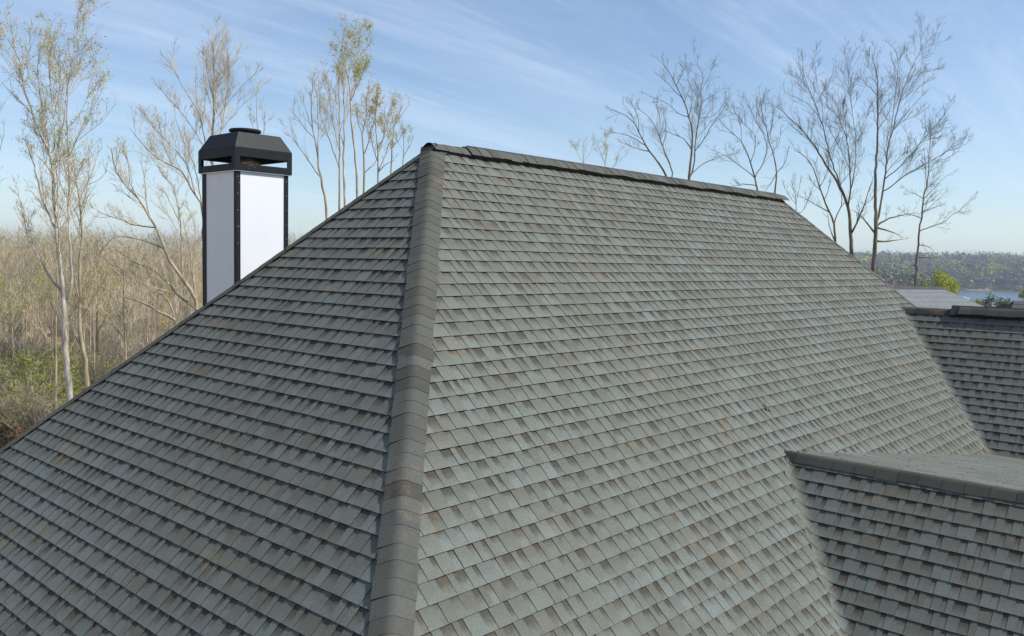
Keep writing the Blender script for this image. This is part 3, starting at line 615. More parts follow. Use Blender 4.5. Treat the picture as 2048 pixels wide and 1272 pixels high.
limb_tree(33, [[(412,600),(408,480),(404,408),(384,380),(370,349),(347,332),(313,318),(279,284),(259,255)], [(395,395),(375,329),(358,309),(341,289),(313,261),(288,230),(279,210)], [(404,420),(398,370),(390,330),(372,290),(360,262),(350,235)], [(347,332),(330,300),(322,270),(318,240)], [(375,329),(380,300),(372,270)]],
  'bare tree hidden behind the chimney, its limbs sweeping out over the spreading tree', TAN, 26, r0=5.5, dens=.9)
limb_tree(42, [[(523,420),(520,330),(516,262),(512,230),(514,196)], [(519,300),(530,262),(528,225)], [(518,290),(505,255),(500,232)]], 'little thin tree peeping up at the side of the chimney flue', TAN, 27, leaf=(200, .026, BUD, .2), r0=3, dens=.7)
GRP = None
limb_tree(34, [[(657,430),(648,390),(640,352),(636,304),(624,256),(623,207),(624,159)], [(638,355),(608,310),(589,281),(583,252)], [(630,285),(608,256),(586,223)], [(638,320),(636,239),(634,191),(628,160)], [(625,256),(610,220),(606,185)]],
  'bare slender tree with a long low side limb, first of the clump beside the chimney', TAN, 28, r0=4.6, dens=1.0)
limb_tree(36, [[(679,410),(679,320),(679,223),(678,159),(672,135)], [(677,345),(657,275),(636,217),(640,175)], [(679,300),(664,240),(660,190),(655,150)], [(679,270),(692,225),(695,180)]],
  'straight thin bare tree in the clump, standing next to the bud-tipped spire tree', TAN, 29, r0=3.6, dens=.95)
limb_tree(35, [[(690,400),(687,336),(689,256),(687,175),(684,111),(694,72)], [(688,300),(675,250),(670,200),(676,160)], [(689,250),(700,205),(704,160)]],
  'pale straight tree with a few green buds near its narrow top', PALE, 30, leaf=(800, .026, BUD, .3), r0=4, dens=.85)
limb_tree(33, [[(718,380),(711,304),(703,256),(702,191),(695,152),(704,125),(715,104),(719,72),(729,46)], [(703,200),(712,160),(724,125),(733,90),(736,70)], [(698,165),(690,135),(680,105),(686,80)], [(702,195),(718,165),(728,140)], [(706,270),(722,225),(735,185)], [(704,150),(700,115),(708,80)]],
  'tallest yellow-green budding tree of the clump with a narrow spire top', PALE, 31, leaf=(2600, .027, BUD, .15), r0=4.6, dens=.95)
limb_tree(38, [[(728,380),(728,304),(723,265),(731,243),(734,191),(738,160)], [(729,355),(753,326),(766,275),(779,239),(782,214)], [(728,300),(745,262),(752,215),(756,185)], [(724,268),(715,240),(712,205)], [(766,275),(780,262),(800,235),(810,220)]],
  'dark-stemmed bare tree forking low with one long limb toward the ridge', TAN, 32, leaf=(700, .034, BUDG, .25), r0=4.2, dens=.95)
limb_tree(37, [[(757,345),(753,275),(748,239),(755,200)], [(756,310),(768,275),(770,240)], [(755,320),(744,290),(738,262)], [(757,335),(772,310),(778,285)], [(758,345),(770,330),(790,320)]], 'short yellow-budded tree low in the clump by the roof edge', TAN, 33, leaf=(1300, .03, BUDG, .1), r0=3.4, dens=.95)
limb_tree(40, [[(782,345),(784,300),(786,256),(798,230),(806,205)], [(785,280),(772,250),(768,220)], [(786,262),(782,232),(786,205)], [(784,300),(800,275),(815,255)]], 'thin bare tree near the roof apex, last of the clump', TAN, 34, r0=3, dens=1.0)
limb_tree(44, [[(805,335),(806,310),(808,281),(806,255)], [(806,310),(820,290),(828,270)], [(806,305),(795,285),(790,262)]], 'faint little budding tree showing just above the roof hip near the apex', TAN, 35, leaf=(450, .028, BUD, .1), r0=2.4, dens=.8)
# beyond the ridge
limb_tree(62, [[(1167,345),(1167,323),(1165,300),(1167,284)], [(1167,325),(1155,305),(1150,292)], [(1167,320),(1182,305),(1184,290)]], 'small faint budding tree over the ridge cap, far behind the other trees', TAN, 36, leaf=(380, .03, BUD, .0), r0=1.8, dens=.7, rt=1.0)
limb_tree(58, [[(1212,350),(1210,325),(1200,303),(1191,282)], [(1211,335),(1215,305),(1210,280)], [(1212,340),(1232,330),(1238,305),(1244,285)], [(1232,335),(1255,310),(1262,290)], [(1200,300),(1215,285),(1218,265)]], 'low yellowish budding tree beside the leaning double-stemmed tree', TAN, 37, leaf=(650, .03, BUD, .0), r0=2.2, dens=.75, rt=1.0)
limb_tree(50, [[(1336,360),(1328,342),(1311,318),(1290,291),(1274,254),(1255,232),(1226,219)], [(1340,360),(1347,353),(1340,329),(1324,291),(1314,259),(1298,232),(1274,214)], [(1298,305),(1268,297),(1247,286)], [(1288,288),(1258,270),(1218,264)], [(1318,270),(1322,240),(1312,210),(1316,190)], [(1280,270),(1276,230),(1262,205)], [(1324,291),(1332,262),(1330,235)], [(1274,254),(1262,225),(1244,205)]],
  'leaning double-stemmed bare tree bending away from the big fan-shaped tree', DARK, 38, tw=.85, r0=4.4, dens=1.0, upb=.18, rt=1.0)
limb_tree(52, [[(1379,375),(1379,350),(1382,313),(1387,267),(1378,232),(1367,200),(1351,166),(1335,140),(1324,125)], [(1386,360),(1388,340),(1390,288),(1397,240),(1403,208),(1401,179),(1407,147),(1389,120)], [(1380,240),(1359,230),(1332,203),(1300,192)], [(1391,300),(1400,290),(1418,262),(1431,238),(1455,206)],
  [(1382,300),(1370,278),(1343,267),(1328,260)], [(1403,205),(1426,192),(1447,176)], [(1399,240),(1423,235),(1442,219),(1452,200)], [(1386,347),(1407,326),(1439,313),(1482,305)], [(1367,200),(1352,185),(1330,160),(1310,145)], [(1404,180),(1415,160),(1425,135)], [(1355,175),(1365,150),(1372,125)], [(1378,232),(1385,200),(1382,170)]],
  'big fan-shaped bare tree with twin dark stems standing clear above the ridge vent', DARK, 39, tw=.85, r0=4.6, dens=1.05, upb=.18, rt=1.0)
limb_tree(48, [[(1518,405),(1516,382),(1509,353),(1498,315),(1485,283),(1466,267),(1447,251)], [(1512,356),(1530,321),(1536,283),(1514,246),(1500,215),(1490,195)], [(1500,320),(1512,294),(1509,267),(1487,248),(1470,225)], [(1508,350),(1461,315),(1423,299)], [(1514,366),(1487,366),(1461,374)], [(1485,283),(1482,255),(1472,225),(1462,205)], [(1466,267),(1452,262),(1435,262)], [(1487,248),(1490,220),(1480,200)]],
  'open bare tree dividing into a wide V just over the end of the ridge', DARK, 40, tw=.85, r0=4, dens=1.05, upb=.16, rt=1.0)
limb_tree(45, [[(1548,410),(1549,387),(1554,347),(1549,307),(1536,280),(1536,262),(1525,235),(1520,195)], [(1540,285),(1546,240),(1546,208)], [(1553,345),(1570,329),(1578,294)], [(1552,352),(1540,370),(1528,384)], [(1530,250),(1515,225),(1512,200)], [(1549,307),(1560,285),(1562,260)]],
  'thin dark tree with a curved stem at the very end of the ridge', DARK, 41, tw=.85, r0=3.4, dens=1.0, upb=.18, rt=1.0)
limb_tree(56, [[(1594,445),(1593,423),(1591,386),(1582,360)], [(1592,400),(1600,370),(1602,350)], [(1595,430),(1604,428),(1618,395),(1628,370)], [(1593,410),(1575,390),(1565,365)]], 'small bare tree low behind the far hip between bigger trunks', DARK, 42, r0=2.4, dens=1.0, rt=1.0)
limb_tree(54, [[(1672,520),(1670,483),(1669,443),(1659,426),(1650,404),(1639,375),(1632,353),(1624,331),(1610,312),(1590,300)], [(1669,443),(1674,430),(1685,404),(1681,364),(1684,330)], [(1656,424),(1628,408),(1610,395),(1590,392)], [(1659,490),(1658,450),(1655,430)], [(1640,378),(1655,345),(1660,315)], [(1650,404),(1660,375),(1662,350)]],
  'mid-sized bare tree with a Y fork close beside the stout grey trunk', DARK, 43, r0=5, dens=.9, rt=1.0)
limb_tree(50, [[(1704,530),(1703,507),(1702,461),(1698,415),(1681,375),(1663,346),(1646,320),(1633,295),(1612,269),(1589,244),(1557,216)], [(1696,410),(1684,380),(1676,360),(1665,327),(1657,301),(1646,252),(1629,206),(1616,176),(1604,134)], [(1646,252),(1633,223),(1610,202),(1568,185)], [(1645,248),(1646,206),(1633,168),(1631,134)],
  [(1700,420),(1702,375),(1700,335),(1696,282),(1676,229),(1650,208)], [(1700,335),(1676,289),(1655,250)], [(1701,380),(1709,342),(1714,293),(1710,261),(1703,208),(1695,172),(1697,140)], [(1714,295),(1725,261),(1737,246)], [(1708,265),(1686,246),(1672,229)],
  [(1704,468),(1712,450),(1727,415),(1738,379),(1747,353)], [(1704,215),(1720,190),(1732,170)], [(1660,310),(1640,290),(1622,285)], [(1629,206),(1650,180),(1665,150),(1668,130)], [(1727,415),(1742,400),(1752,385)], [(1696,282),(1690,240),(1684,205)]],
  'broad bare tree with a stout grey trunk fanning out behind the far roof hip', DARK, 44, tw=.85, r0=7, dens=.95, upb=.2, rt=1.0)
limb_tree(48, [[(1746,560),(1747,538),(1749,496),(1752,461),(1750,408),(1751,364),(1752,320),(1756,261),(1755,189),(1756,155),(1748,129),(1744,108)], [(1755,185),(1735,170),(1716,151)], [(1756,225),(1773,206),(1786,195)],
  [(1754,460),(1757,440),(1762,408),(1769,364),(1773,320),(1776,291),(1786,261),(1797,214),(1807,176),(1822,138),(1846,91)], [(1779,280),(1786,229),(1791,187),(1797,140),(1794,108)], [(1800,199),(1837,174),(1871,153)], [(1788,261),(1822,214),(1858,176)], [(1795,246),(1837,231),(1855,215)], [(1807,172),(1837,144),(1886,136)],
  [(1766,388),(1795,364),(1817,344),(1848,331),(1877,312),(1896,303),(1922,293)], [(1769,360),(1789,344),(1813,320),(1843,282),(1871,252),(1892,225)], [(1754,454),(1773,437),(1811,428),(1832,425)], [(1750,462),(1723,432),(1703,419)], [(1756,489),(1778,483),(1806,478)], [(1757,455),(1787,465),(1804,476)], [(1843,282),(1870,275),(1900,268)], [(1797,150),(1785,120),(1780,100)], [(1822,138),(1812,115),(1816,92)]],
  'tallest bare tree with double stem, its crown high above the far wing roof', DARK, 45, tw=.85, r0=7.5, dens=1.0, upb=.2, rt=1.0)
limb_tree(52, [[(1830,600),(1831,572),(1833,529),(1837,478),(1842,439),(1847,397),(1853,371),(1859,333),(1858,293),(1863,267)], [(1857,340),(1872,322),(1896,300),(1915,280),(1928,275)], [(1852,372),(1850,320),(1848,295)], [(1843,463),(1861,452),(1892,445),(1901,432),(1914,426),(1936,404)], [(1912,427),(1930,424),(1945,420)], [(1838,487),(1857,492),(1866,502)], [(1836,510),(1861,516),(1874,514)], [(1846,410),(1865,400),(1882,385)], [(1845,420),(1868,415),(1888,408)], [(1848,392),(1872,372),(1895,350)], [(1845,400),(1825,385),(1815,380)], [(1842,440),(1822,428),(1806,425)], [(1834,524),(1815,533),(1800,540)], [(1862,280),(1880,262),(1890,245)], [(1872,322),(1895,318),(1920,300)], [(1884,310),(1900,285),(1905,262)]],
  'single straight dark tree with level side twigs behind the neighbouring roof', DARK, 46, tw=.85, r0=4.6, dens=1.05, upb=.08, rt=1.0)
# tree ends reaching in at the edge of the wood
limb_tree(30, [[(-60,800),(-58,600),(-55,420),(-45,330),(-30,270),(-8,235)], [(-50,360),(-25,330),(-2,310),(8,270)], [(-50,330),(-45,230),(-38,120),(-30,60)], [(-42,160),(-25,80),(-12,40),(2,22)], [(-38,120),(-22,60),(-4,50),(6,44)]], 'bare tree at the edge of the wood, farthest from the chimney', TAN, 47, r0=7, dens=.7)

# ---- woodland copies
def wood_tree(seed, h, mats, r0, leaf=None, spread=.5, nl=9, both=True, dens=1.0):
    r = np.random.default_rng(seed); k = 10
    z = np.linspace(0, 1, k); tr_ = np.stack([np.cumsum(r.normal(0, .035*h/10, k)), np.cumsum(r.normal(0, .035*h/10, k)), z*h], -1); tr_[0, :2] = 0
    R = r0*.8*(1-.85*z); P = tr_[None]; RR = R[None]
    L1, Q1 = children(P, RR, r, h/nl/1.3, h*.12, h*.42, .38, 7, ang=(.35, .9), upb=.35, tmin=.32, rscale=.5, rmin=.018, rtip=.010)
    L2, Q2 = children(L1, Q1, r, .36/dens, .4, 1.8, .45, 5, upb=.28, rscale=.5, rmin=.011, rtip=.007)
    L3, Q3 = children(L2, Q2, r, .19/dens, .25, .9, .6, 3, upb=.25, rscale=.6, rmin=.008, rtip=.006)
    tv = join([sweep(P, RR, 7), sweep(L1, Q1, 5)]); cv = join([sweep(L2, Q2, 3), sweep(L3, Q3, 3)])
    tm = mesh('trunk', tv[0], tv[1], mats[0], smooth=True); cm = mesh('crown', cv[0], cv[1], mats[1]); lm_ = None
    if leaf: lv = leaves(L3, r, leaf[0], leaf[1], .12); lm_ = mesh('foliage', lv[0], lv[1], leaf[2])
    return tm, cm, lm_
VAR = [wood_tree(101, 13, TAN, .13), wood_tree(102, 11.5, PALE, .11), wood_tree(103, 14.5, (BARK_TAN, TWIG_GREY), .16, nl=11), wood_tree(104, 12.5, (BARK_DARK, TWIG_TAN), .12), wood_tree(105, 10.5, (BARK_TAN, TWIG_TAN), .09, leaf=(700, .075, BUD)), wood_tree(106, 9, (BARK_PALE, TWIG_GREY), .08, leaf=(500, .08, BUDG))]
VLAB = ['slim bare tan tree in the wood beyond the house', 'pale-stemmed bare tree in the wood beyond the house', 'tall grey-twigged bare tree in the wood beyond the house', 'dark-stemmed bare tree in the wood beyond the house', 'thin tree in fresh green bud within the wood', 'small pale tree with sparse yellow buds within the wood']
def polar(psi, r):
    a = math.radians(psi); q = CAM[:2]+fw*r*math.cos(a)+rg*r*math.sin(a); return np.array([q[0], q[1], float(terrain(q[0], q[1]))])
rw = np.random.default_rng(77)
def put_tree(v, psi, r, s, lab=None, grp='trees of the wood', parts=True):
    if lab is None:
        lab = VLAB[v]; s *= .86; lab = lab.replace('in the wood beyond the house', 'within the wood').replace('within the wood', 'at the near edge of the wood' if r < 68 else 'in the middle of the wood' if r < 120 else 'standing deep in the wood')
    p = polar(psi, r); tm, cm, lm_ = VAR[v]
    o = link('woodland_tree', None, label=lab, cat='tree', group=grp, loc=p-np.array([0, 0, .15]), rotz=rw.uniform(0, 6.28), scale=(s*rw.uniform(.9, 1.15),)*2+(s,))
    link('trunk', tm, o); link('crown', cm, o)
    if lm_: link('foliage', lm_, o)
placed = []
cnt = 0; tries = 0
while cnt < 210 and tries < 6000:
    tries += 1; r = math.sqrt(rw.uniform(44**2, 190**2)); psi = rw.uniform(-35, -16.5)
    if r < 60 and psi > -27 and rw.random() < .35: continue
    p = polar(psi, r)[:2]
    if any((p[0]-q[0])**2+(p[1]-q[1])**2 < (1.5+.012*r)**2 for q in placed): continue
    placed.append(p); put_tree(rw.choice(6, p=[.26, .16, .2, .16, .13, .09]), psi, r, rw.uniform(.72, 1.02)); cnt += 1
cnt = 0
while cnt < 46:
    r = math.sqrt(rw.uniform(75**2, 330**2)); psi = rw.uniform(19.5, 26.3)
    p = polar(psi, r)
    if any((p[0]-q[0])**2+(p[1]-q[1])**2 < 9 for q in placed): continue
    placed.append(p[:2]); v = rw.choice(6, p=[.2, .05, .4, .2, .1, .05]); put_tree(v, psi, r, rw.uniform(.6, .85)*(1.0 if r > 140 else .62), VLAB[v].replace('beyond the house', 'running down to the lake').replace('within the wood', 'in the wood by the lake'), 'trees of the lakeside wood'); cnt += 1
# ---- shrubs
def shrub(seed, h, tw, leaf=None):
    r = np.random.default_rng(seed); n = 26; a = r.uniform(0, 6.28, n); sp = r.uniform(.1, .7, n)
    P = np.zeros((n, 6, 3)); z = np.linspace(0, 1, 6)
    for k in range(6): P[:, k] = np.stack([np.cos(a)*sp*z[k]*h*.8, np.sin(a)*sp*z[k]*h*.8, z[k]*h*r.uniform(.5, 1, n)], -1)+r.normal(0, .03, (n, 3))*(k > 0)
    R = np.tile(np.linspace(.02, .007, 6), (n, 1))
    L1, Q1 = children(P, R, r, .22, .2, .8, .45, 4, upb=.2, rmin=.007, rtip=.005); L2, Q2 = children(L1, Q1, r, .16, .12, .45, .6, 3, rmin=.006, rtip=.004)
    tv = join([sweep(P, R, 4), sweep(L1, Q1, 3), sweep(L2, Q2, 3)])
    st = mesh('stem', tv[0], tv[1], tw); lm_ = None
    if leaf: lv = leaves(L2, r, leaf[0], leaf[1], .08); lm_ = mesh('foliage', lv[0], lv[1], leaf[2])
    return st, lm_
SHR = [shrub(201, 2.2, TWIG_TAN), shrub(202, 3.0, TWIG_GREY), shrub(203, 2.6, TWIG_TAN, (2600, .06, GREEN)), shrub(204, 1.4, TWIG_TAN, (900, .07, RUST)), shrub(205, 2.0, TWIG_TAN, (1200, .08, YGREEN))]
def put_shrub(v, psi, r, s, lab, grp): 
    p = polar(psi, r); st, lm_ = SHR[v]; o = link('shrub', None, label=lab, cat='shrub', group=grp, loc=p-np.array([0,0,.08]), rotz=rw.uniform(0, 6.28), scale=(s, s, s*rw.uniform(.85, 1.1)))
    link('stem', st, o); 
    if lm_: link('foliage', lm_, o)
def at_px(x, y, r):   # bearing of a place on the wood floor
    v = ROT @ np.array([(x-1024)/FPX, (636-y)/FPX, -1.0]); return math.degrees(math.atan2(v[0]*rg[0]+v[1]*rg[1], v[0]*fw[0]+v[1]*fw[1]))
for (x, r, s) in ((40, 47, .9), (70, 50, 1.15), (95, 52, 1.3), (112, 49, .9), (60, 58, 1.3), (100, 60, 1.4), (20, 62, 1.2), (215, 66, 1.0), (130, 70, 1.3)):
    put_shrub(2, at_px(x, 780, r), r, s, 'leafy evergreen shrub on the floor of the wood', 'evergreen shrubs in the wood')
for (x, r, s) in ((30, 51, 1.0), (55, 45, .8), (12, 47, .9), (75, 62, 1.2), (150, 60, .9)):
    put_shrub(3, at_px(x, 800, r), r, s, 'low rust-leaved shrub on the floor of the wood', 'rust-leaved shrubs in the wood')
for k in range(6): put_shrub(4, rw.uniform(-33, -24), rw.uniform(46, 80), rw.uniform(.6, 1.1), 'light green sprouting shrub on the floor of the wood', 'sprouting shrubs in the wood')
for k in range(96): put_shrub(k % 2, rw.uniform(-35, -18), math.sqrt(rw.uniform(44**2, 130**2)), rw.uniform(.8, 1.7), ('low tan twiggy shrub', 'taller grey twiggy shrub')[k % 2]+' on the floor of the wood', 'bare shrubs in the wood')
for k in range(28): put_shrub(k % 2, rw.uniform(20, 27), math.sqrt(rw.uniform(80**2, 260**2)), rw.uniform(1.2, 2.0), ('low tan twiggy shrub', 'taller grey twiggy shrub')[k % 2]+' on the bank toward the lake', 'bare shrubs by the lake')
# fallen logs
for k, (x, r, ang, ln) in enumerate(((75, 64, .3, 7), (30, 56, -.2, 5), (120, 75, .1, 8), (50, 49, .6, 4))):
    p = polar(at_px(x, 750, r), r); d = np.array([rg[0]*math.cos(ang)+fw[0]*math.sin(ang), rg[1]*math.cos(ang)+fw[1]*math.sin(ang), 0])
    q = np.array([p+d*s*ln+np.array([0, 0, .14+.05*math.sin(s*5+k)]) for s in np.linspace(-.5, .5, 8)]); q[:, 2] = terrain(q[:, 0], q[:, 1])+.12
    V, F = sweep(q[None], np.linspace(.17, .08, 8)[None], 8); link('fallen_log', mesh('fallen_log', V, F, BARK_PALE, smooth=True), label='fallen grey log lying among the shrubs of the wood', cat='log', group='fallen logs in the wood')
# ---- distant wood as one mass
CANM, t, b = material('far_canopy', rough=.9, spec=.1); a = nd(t, 'ShaderNodeAttribute', attribute_name='tone'); lk(t, a.outputs['Color'], b.inputs['Base Color'])
def canopy(name, n, psi, rad, size, label, seed, tri, palette, hgt=(9, 14), keep=None, fine=1.0):
    r = np.random.default_rng(seed); c = []; cols = []
    pal = np.array([p for p, _ in palette]); pw = np.array([w for _, w in palette]); pw = pw/pw.sum()
    while len(c) < n:
        a = r.uniform(*psi); q = math.sqrt(r.uniform(rad[0]**2, rad[1]**2)); p = polar(a, q)
        if p[2] < -8.4 or (keep and not keep(a, q)): continue
        c.append((*p, r.uniform(*hgt), r.uniform(*size))); ww = pw*np.where(pal[:, 1] > pal[:, 0], 1.0+1.6*max(-.5, math.sin(p[0]*.021+seed)*math.cos(p[1]*.017)), 1.0); cols.append(pal[r.choice(len(pal), p=ww/ww.sum())]*r.uniform(.85, 1.15))
    c = np.array(c); cols = np.array(cols); k = tri
    u = r.normal(size=(n, k, 3)); u /= np.linalg.norm(u, axis=2, keepdims=True); rho = r.uniform(.45, 1.05, (n, k, 1))
    lob = 1+.28*np.sin(u[..., :1]*5+c[:, None, :1])*np.cos(u[..., 1:2]*4+c[:, None, 1:2])
    w = c[:, 4][:, None, None]; cz = np.stack([c[:, 0], c[:, 1], c[:, 2]+c[:, 3]*.62], -1)[:, None]
    P = cz+u*rho*lob*np.concatenate([w, w, (c[:, 3]*.46)[:, None, None]], -1)
    e1 = r.normal(size=(n, k, 3)); e2 = r.normal(size=(n, k, 3))
    if fine < .5: e1 = e1*.55+np.array([0, 0, 2.4]); e2 = e2*.28
    sz = fine*w*r.uniform(.05, .13, (n, k, 1))
    V = np.stack([P-e1*sz, P+e2*sz*.8, P+e1*sz, P-e2*sz*.8], 2).reshape(-1, 3); F = np.arange(len(V)).reshape(-1, 4)
    tone = np.ones((n, k, 4, 4)); tone[..., :3] = (cols[:, None]*r.uniform(.88, 1.12, (n, k, 1)))[:, :, None]
    link(name, mesh(name, V, F, CANM, {'tone': tone.reshape(-1, 4)}), label=label, cat='wood', kind='stuff')
tanp = [((.36,.30,.19), 5), ((.31,.26,.17), 4), ((.38,.35,.18), 3), ((.17,.21,.08), 2)]
canopy('distant_wood', 700, (-38, -6), (185, 620), (2.2, 4.2), 'hazy tan mass of distant bare wood behind the chimney', 301, 300, tanp, fine=.45)
grp_ = [((.17,.145,.125), 6), ((.20,.175,.14), 3), ((.33,.37,.08), 3.4), ((.05,.08,.04), 2.2)]
canopy('distant_wood', 420, (15, 27), (340, 760), (3.2, 6.0), 'grey bare wood on the near bank of the lake', 302, 150, grp_, (9, 13))
canopy('distant_wood', 1150, (10, 40), (752, 1250), (5, 9), 'hazy wooded hills on the far shore of the lake', 303, 190, grp_, (12, 18), fine=.7)
canopy('distant_wood', 260, (8, 40), (1300, 1700), (8, 13), 'dark line of pines along the far skyline', 304, 60, [((.035,.06,.04), 1)], (17, 24))
canopy('distant_wood', 330, (22, 40), (775, 850), (4, 7), 'fringe of bushes and trees along the far water line', 305, 110, grp_, (5, 11))
canopy('distant_wood', 420, (22, 40), (765, 815), (2.5, 5), 'low scrub hanging over the far water edge', 306, 80, grp_, (3, 7))
# lakeside trees one can tell apart
def leafy_tree(name, label, x, r, h, w, mat, seed, n=1500, size=.22, conic=False, cat='tree', group=None):
    q = np.random.default_rng(seed); p = polar(at_px(x, 560, r), r); o = link(name, None, label=label, cat=cat, loc=p-np.array([0,0,.1]), group=group)
    z = np.linspace(0, 1, 8); tr_ = np.stack([np.cumsum(q.normal(0, .05, 8)), np.cumsum(q.normal(0, .05, 8)), z*h*.95], -1)[None]; R = (h*.018*(1-.85*z))[None]
    L1, Q1 = children(tr_, R, q, h/22, w*.3, w*.95, .4, 5, upb=.05 if conic else .3, ang=(.7, 1.2) if conic else (.4, 1.0), tmin=.25, rmin=.02, rtip=.012)
    L2, Q2 = children(L1, Q1, q, .5, .3, 1.4, .5, 4, upb=.2, rmin=.014, rtip=.01)
    tv = join([sweep(tr_, R, 6), sweep(L1, Q1, 4), sweep(L2, Q2, 3)]); link('trunk', mesh('trunk', tv[0], tv[1], BARK_TAN), o)
    lv = leaves(L2, q, n, size, .22); link('crown', mesh('crown', lv[0], lv[1], mat), o)
leafy_tree('budding_tree', 'bright yellow-green tree behind the neighbouring roof, near the dark trunk', 1872, 92, 9.2, 3.2, YGREEN, 401, 2600, .13)
leafy_tree('budding_tree', 'second smaller yellow-green tree beside the bright one behind the neighbouring roof', 1900, 100, 8.6, 2.6, YGREEN, 402, 1700, .13)
leafy_tree('budding_tree', 'rounded yellow-green tree standing by the lake shore beyond the boats', 1957, 235, 11.5, 4.4, YGREEN, 403, 2600, .24)
leafy_tree('budding_tree', 'yellow-green lakeside tree behind the dark neighbouring roof', 2050, 240, 15, 4.6, YGREEN, 404, 2200, .26)
leafy_tree('pine_tree', 'small bushy pine top showing between the wing roof and the dark roof', 2010, 84, 7.0, 1.9, PINE, 405, 7000, .085, True)
# ---- neighbouring roofs
ROOFN, t, b = material('neighbour_shingle', rough=.85, spec=.3)
bw = nd(t, 'ShaderNodeTexBrick', _Scale=1.0); bw.inputs['Color1'].default_value = (.15,.16,.165,1); bw.inputs['Color2'].default_value = (.11,.115,.12,1); bw.inputs['Mortar'].default_value = (.06,.06,.062,1); bw.inputs['Mortar Size'].default_value = .012; bw.inputs['Brick Width'].default_value = .5; bw.inputs['Row Height'].default_value = .16
lk(t, world_pos(t, (1,1,1)), bw.inputs['Vector']); 
lk(t, mixc(t, rangen(t, noise(t, world_pos(t), 3., 5.), .3, .7, 0, .6), (.17,.185,.195), (.125,.135,.142)), b.inputs['Base Color'])
ROOFD, t, b = material('dark_neighbour_shingle', (.03,.034,.038), .8)
lk(t, ramp(t, noise(t, world_pos(t), 3., 5.), [(.3,(.024,.028,.032)),(.7,(.042,.046,.05))]).outputs[0], b.inputs['Base Color'])
def hip_house(label, ridge_a, ridge_b, slope, drop, mat, rows, grp=None):
    ra, rb = np.array(ridge_a), np.array(ridge_b); ax = nrm(rb-ra); zc = ra[2]; side = np.array([ax[1], -ax[0], 0])
    if np.dot(side[:2], (CAM-ra)[:2]) < 0: side = -side
    run = drop/slope; o = link('neighbour_house', None, label=label, cat='house', loc=(ra[0], ra[1], float(terrain(ra[0], ra[1])))); off = np.array(o.location)
    e = [ra-ax*run+side*run, rb+ax*run+side*run, rb+ax*run-side*run, ra-ax*run-side*run]; e = [q-np.array([0,0,drop]) for q in e]
    V = np.array([ra, rb]+e)-off; me = bpy.data.meshes.new('roof'); me.from_pydata(V.tolist(), [], [(0,1,3,2),(1,4,3),(1,0,5,4),(0,2,5),(2,3,4,5)]); me.materials.append(mat); ro = link('roof', me, o)
    # rows of shingles on the slope that faces the ridge of the big house
    sl = math.hypot(run, drop); n = rows
    for k in range(n):
        f0, f1 = k/n, (k+1)/n; nv = nrm(np.cross(rb-ra, e[1]-rb)); nv = nv if nv[2] > 0 else -nv
        A = [ra+(e[0]-ra)*f0, rb+(e[1]-rb)*f0, rb+(e[1]-rb)*f1, ra+(e[0]-ra)*f1]; A = [A[0]+nv*.003, A[1]+nv*.003, A[2]+nv*.011, A[3]+nv*.011, A[2]+nv*.0, A[3]+nv*.0]
        me = bpy.data.meshes.new('shingle_row'); me.from_pydata([(q-off).tolist() for q in A], [], [(0,1,2,3),(3,2,4,5)]); me.materials.append(mat); link('shingle_row', me, ro)
    rv = np.array([ra-ax*.1, rb+ax*.1]); Vb = []
    for q in rv: Vb += [q+side*.16-np.array([0,0,.10]), q+np.array([0,0,.07]), q-side*.16-np.array([0,0,.10]), q-np.array([0,0,.2])]
    me = bpy.data.meshes.new('ridge_cap'); me.from_pydata([(q-off).tolist() for q in Vb], [], [(0,1,5,4),(1,2,6,5),(2,3,7,6),(3,0,4,7),(3,2,1,0),(4,5,6,7)]); me.materials.append(ROOFD); link('ridge_cap', me, ro)
    w = [q*.94+np.mean(e, 0)*.06 for q in e]; gz = float(terrain(ra[0], ra[1]))-1.5
    Vw = np.array([[q[0], q[1], zc-drop-.02] for q in w]+[[q[0], q[1], gz] for q in w])-off
    me = bpy.data.meshes.new('wall'); me.from_pydata(Vw.tolist(), [], [(0,1,5,4),(1,2,6,5),(2,3,7,6),(3,0,4,7)]); me.materials.append(SIDING); link('wall', me, o)
p1 = pix(1882, 576, 40); p0 = p1-np.array([math.cos(YAW-1.25), math.sin(YAW-1.25), 0])*7
hip_house('neighbouring house with a grey hipped roof behind the far wing', p0, p1, .62, 3.2, ROOFN, 16)
p1 = pix(2028, 604, 48); p0 = p1+np.array([math.cos(YAW-1.5), math.sin(YAW-1.5), 0])*8
hip_house('neighbouring house with a nearly black roof close to the lake', p1, p0, .9, 3.0, ROOFD, 12)
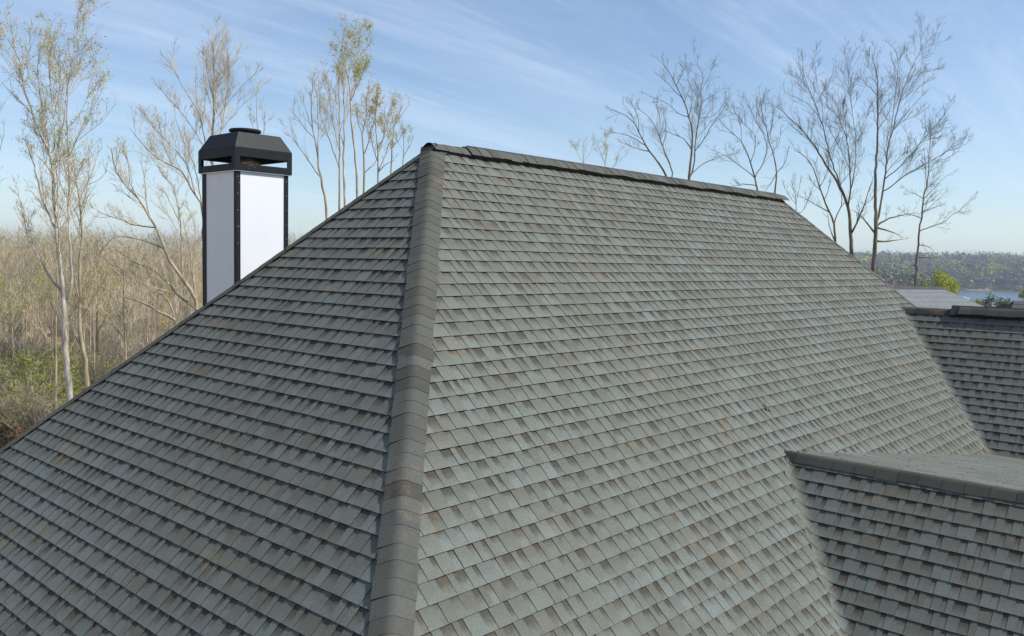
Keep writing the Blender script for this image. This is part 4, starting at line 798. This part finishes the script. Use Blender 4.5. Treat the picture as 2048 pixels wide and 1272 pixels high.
# ---- boats and dock
BOATW, t, b = material('white_boat_gelcoat', (.82,.82,.8), .3); BOATD, t, b = material('weathered_dock_wood', (.16,.13,.10), .8)
lk(t, ramp(t, noise(t, world_pos(t), 2., 4.), [(.3,(.11,.09,.07)),(.7,(.22,.18,.14))]).outputs[0], b.inputs['Base Color'])
def boat(p, ang, L, label):
    n = 9; s = np.linspace(0, 1, n); wd = L*.18*np.sqrt(np.clip(1-(s**3), 0, 1)); V = []
    for k in range(n):
        x = (s[k]-.5)*L; V += [[x, -wd[k], .75+.25*s[k]], [x, -wd[k]*.6, 0], [x, wd[k]*.6, 0], [x, wd[k], .75+.25*s[k]]]
    F = [(k*4+q, k*4+4+q, k*4+5+q, k*4+1+q) for k in range(n-1) for q in range(3)]+[(0,1,2,3)]+[(k*4+3, k*4+7, k*4+4, k*4) for k in range(n-1)]
    o = link('boat', None, label=label, cat='boat', loc=p, rotz=ang, group='boats by the dock'); me = bpy.data.meshes.new('hull'); me.from_pydata(V, [], F); me.materials.append(BOATW); link('hull', me, o)
    V, F = boxes([(-.22*L, .08*L, -L*.11, L*.11, .7, 1.5)]); bevel(link('cabin', mesh('cabin', V, F, BOATW), o), .12)
    V, F = boxes([(.085*L, .1*L, -L*.1, L*.1, 1.0, 1.75)]); link('windscreen', mesh('windscreen', V, F, VENT), o)
def lakepix(x, y): 
    v = ROT @ np.array([(x-1024)/FPX, (636-y)/FPX, -1.0]); return CAM+v*((-8.0-CAM[2])/v[2])
bp = lakepix(1931, 598.5); boat(bp-[0,0,.15], YAW-1.45, 4.2, 'white motor boat moored beside the wooden dock'); bp2 = lakepix(1925, 597.5); boat(bp2-[0,0,.15], YAW-1.7, 3.0, 'smaller white boat moored nearer the lake bank')
dp = lakepix(1918, 599); o = link('dock', None, label='weathered wooden dock reaching into the lake beside white boats', cat='dock', loc=dp, rotz=YAW-1.57)
for k in range(14):
    V, F = boxes([(-4+k*.6, -3.45+k*.6, -.9, .9, .5, .56)]); link('plank', mesh('plank', V, F, BOATD), o)
for k in range(4):
    for s in (-.8, .8): V, F = boxes([(-3.8+k*2.5, -3.65+k*2.5, s-.08, s+.08, -3.2, .9)]); link('post', mesh('post', V, F, BOATD), o)
# ---- air
HAZE = True
if HAZE:
    hm = bpy.data.materials.new('haze_air'); hm.use_nodes = True; t = hm.node_tree; t.nodes.clear()
    pv = nd(t, 'ShaderNodeVolumePrincipled', _Density=.00036, _Anisotropy=.3); pv.inputs['Color'].default_value = (.72,.85,1.0,1)
    out = nd(t, 'ShaderNodeOutputMaterial'); lk(t, pv.outputs[0], out.inputs['Volume'])
    V, F = boxes([(-1900, 1900, -1900, 1900, -13.5, 52)]); V = V+np.array([CAM[0]+fw[0]*300, CAM[1]+fw[1]*300, 0])
    link('haze', mesh('haze', V, F, hm), label='thin pale haze hanging over the lake and far woods', cat='haze', kind='stuff')
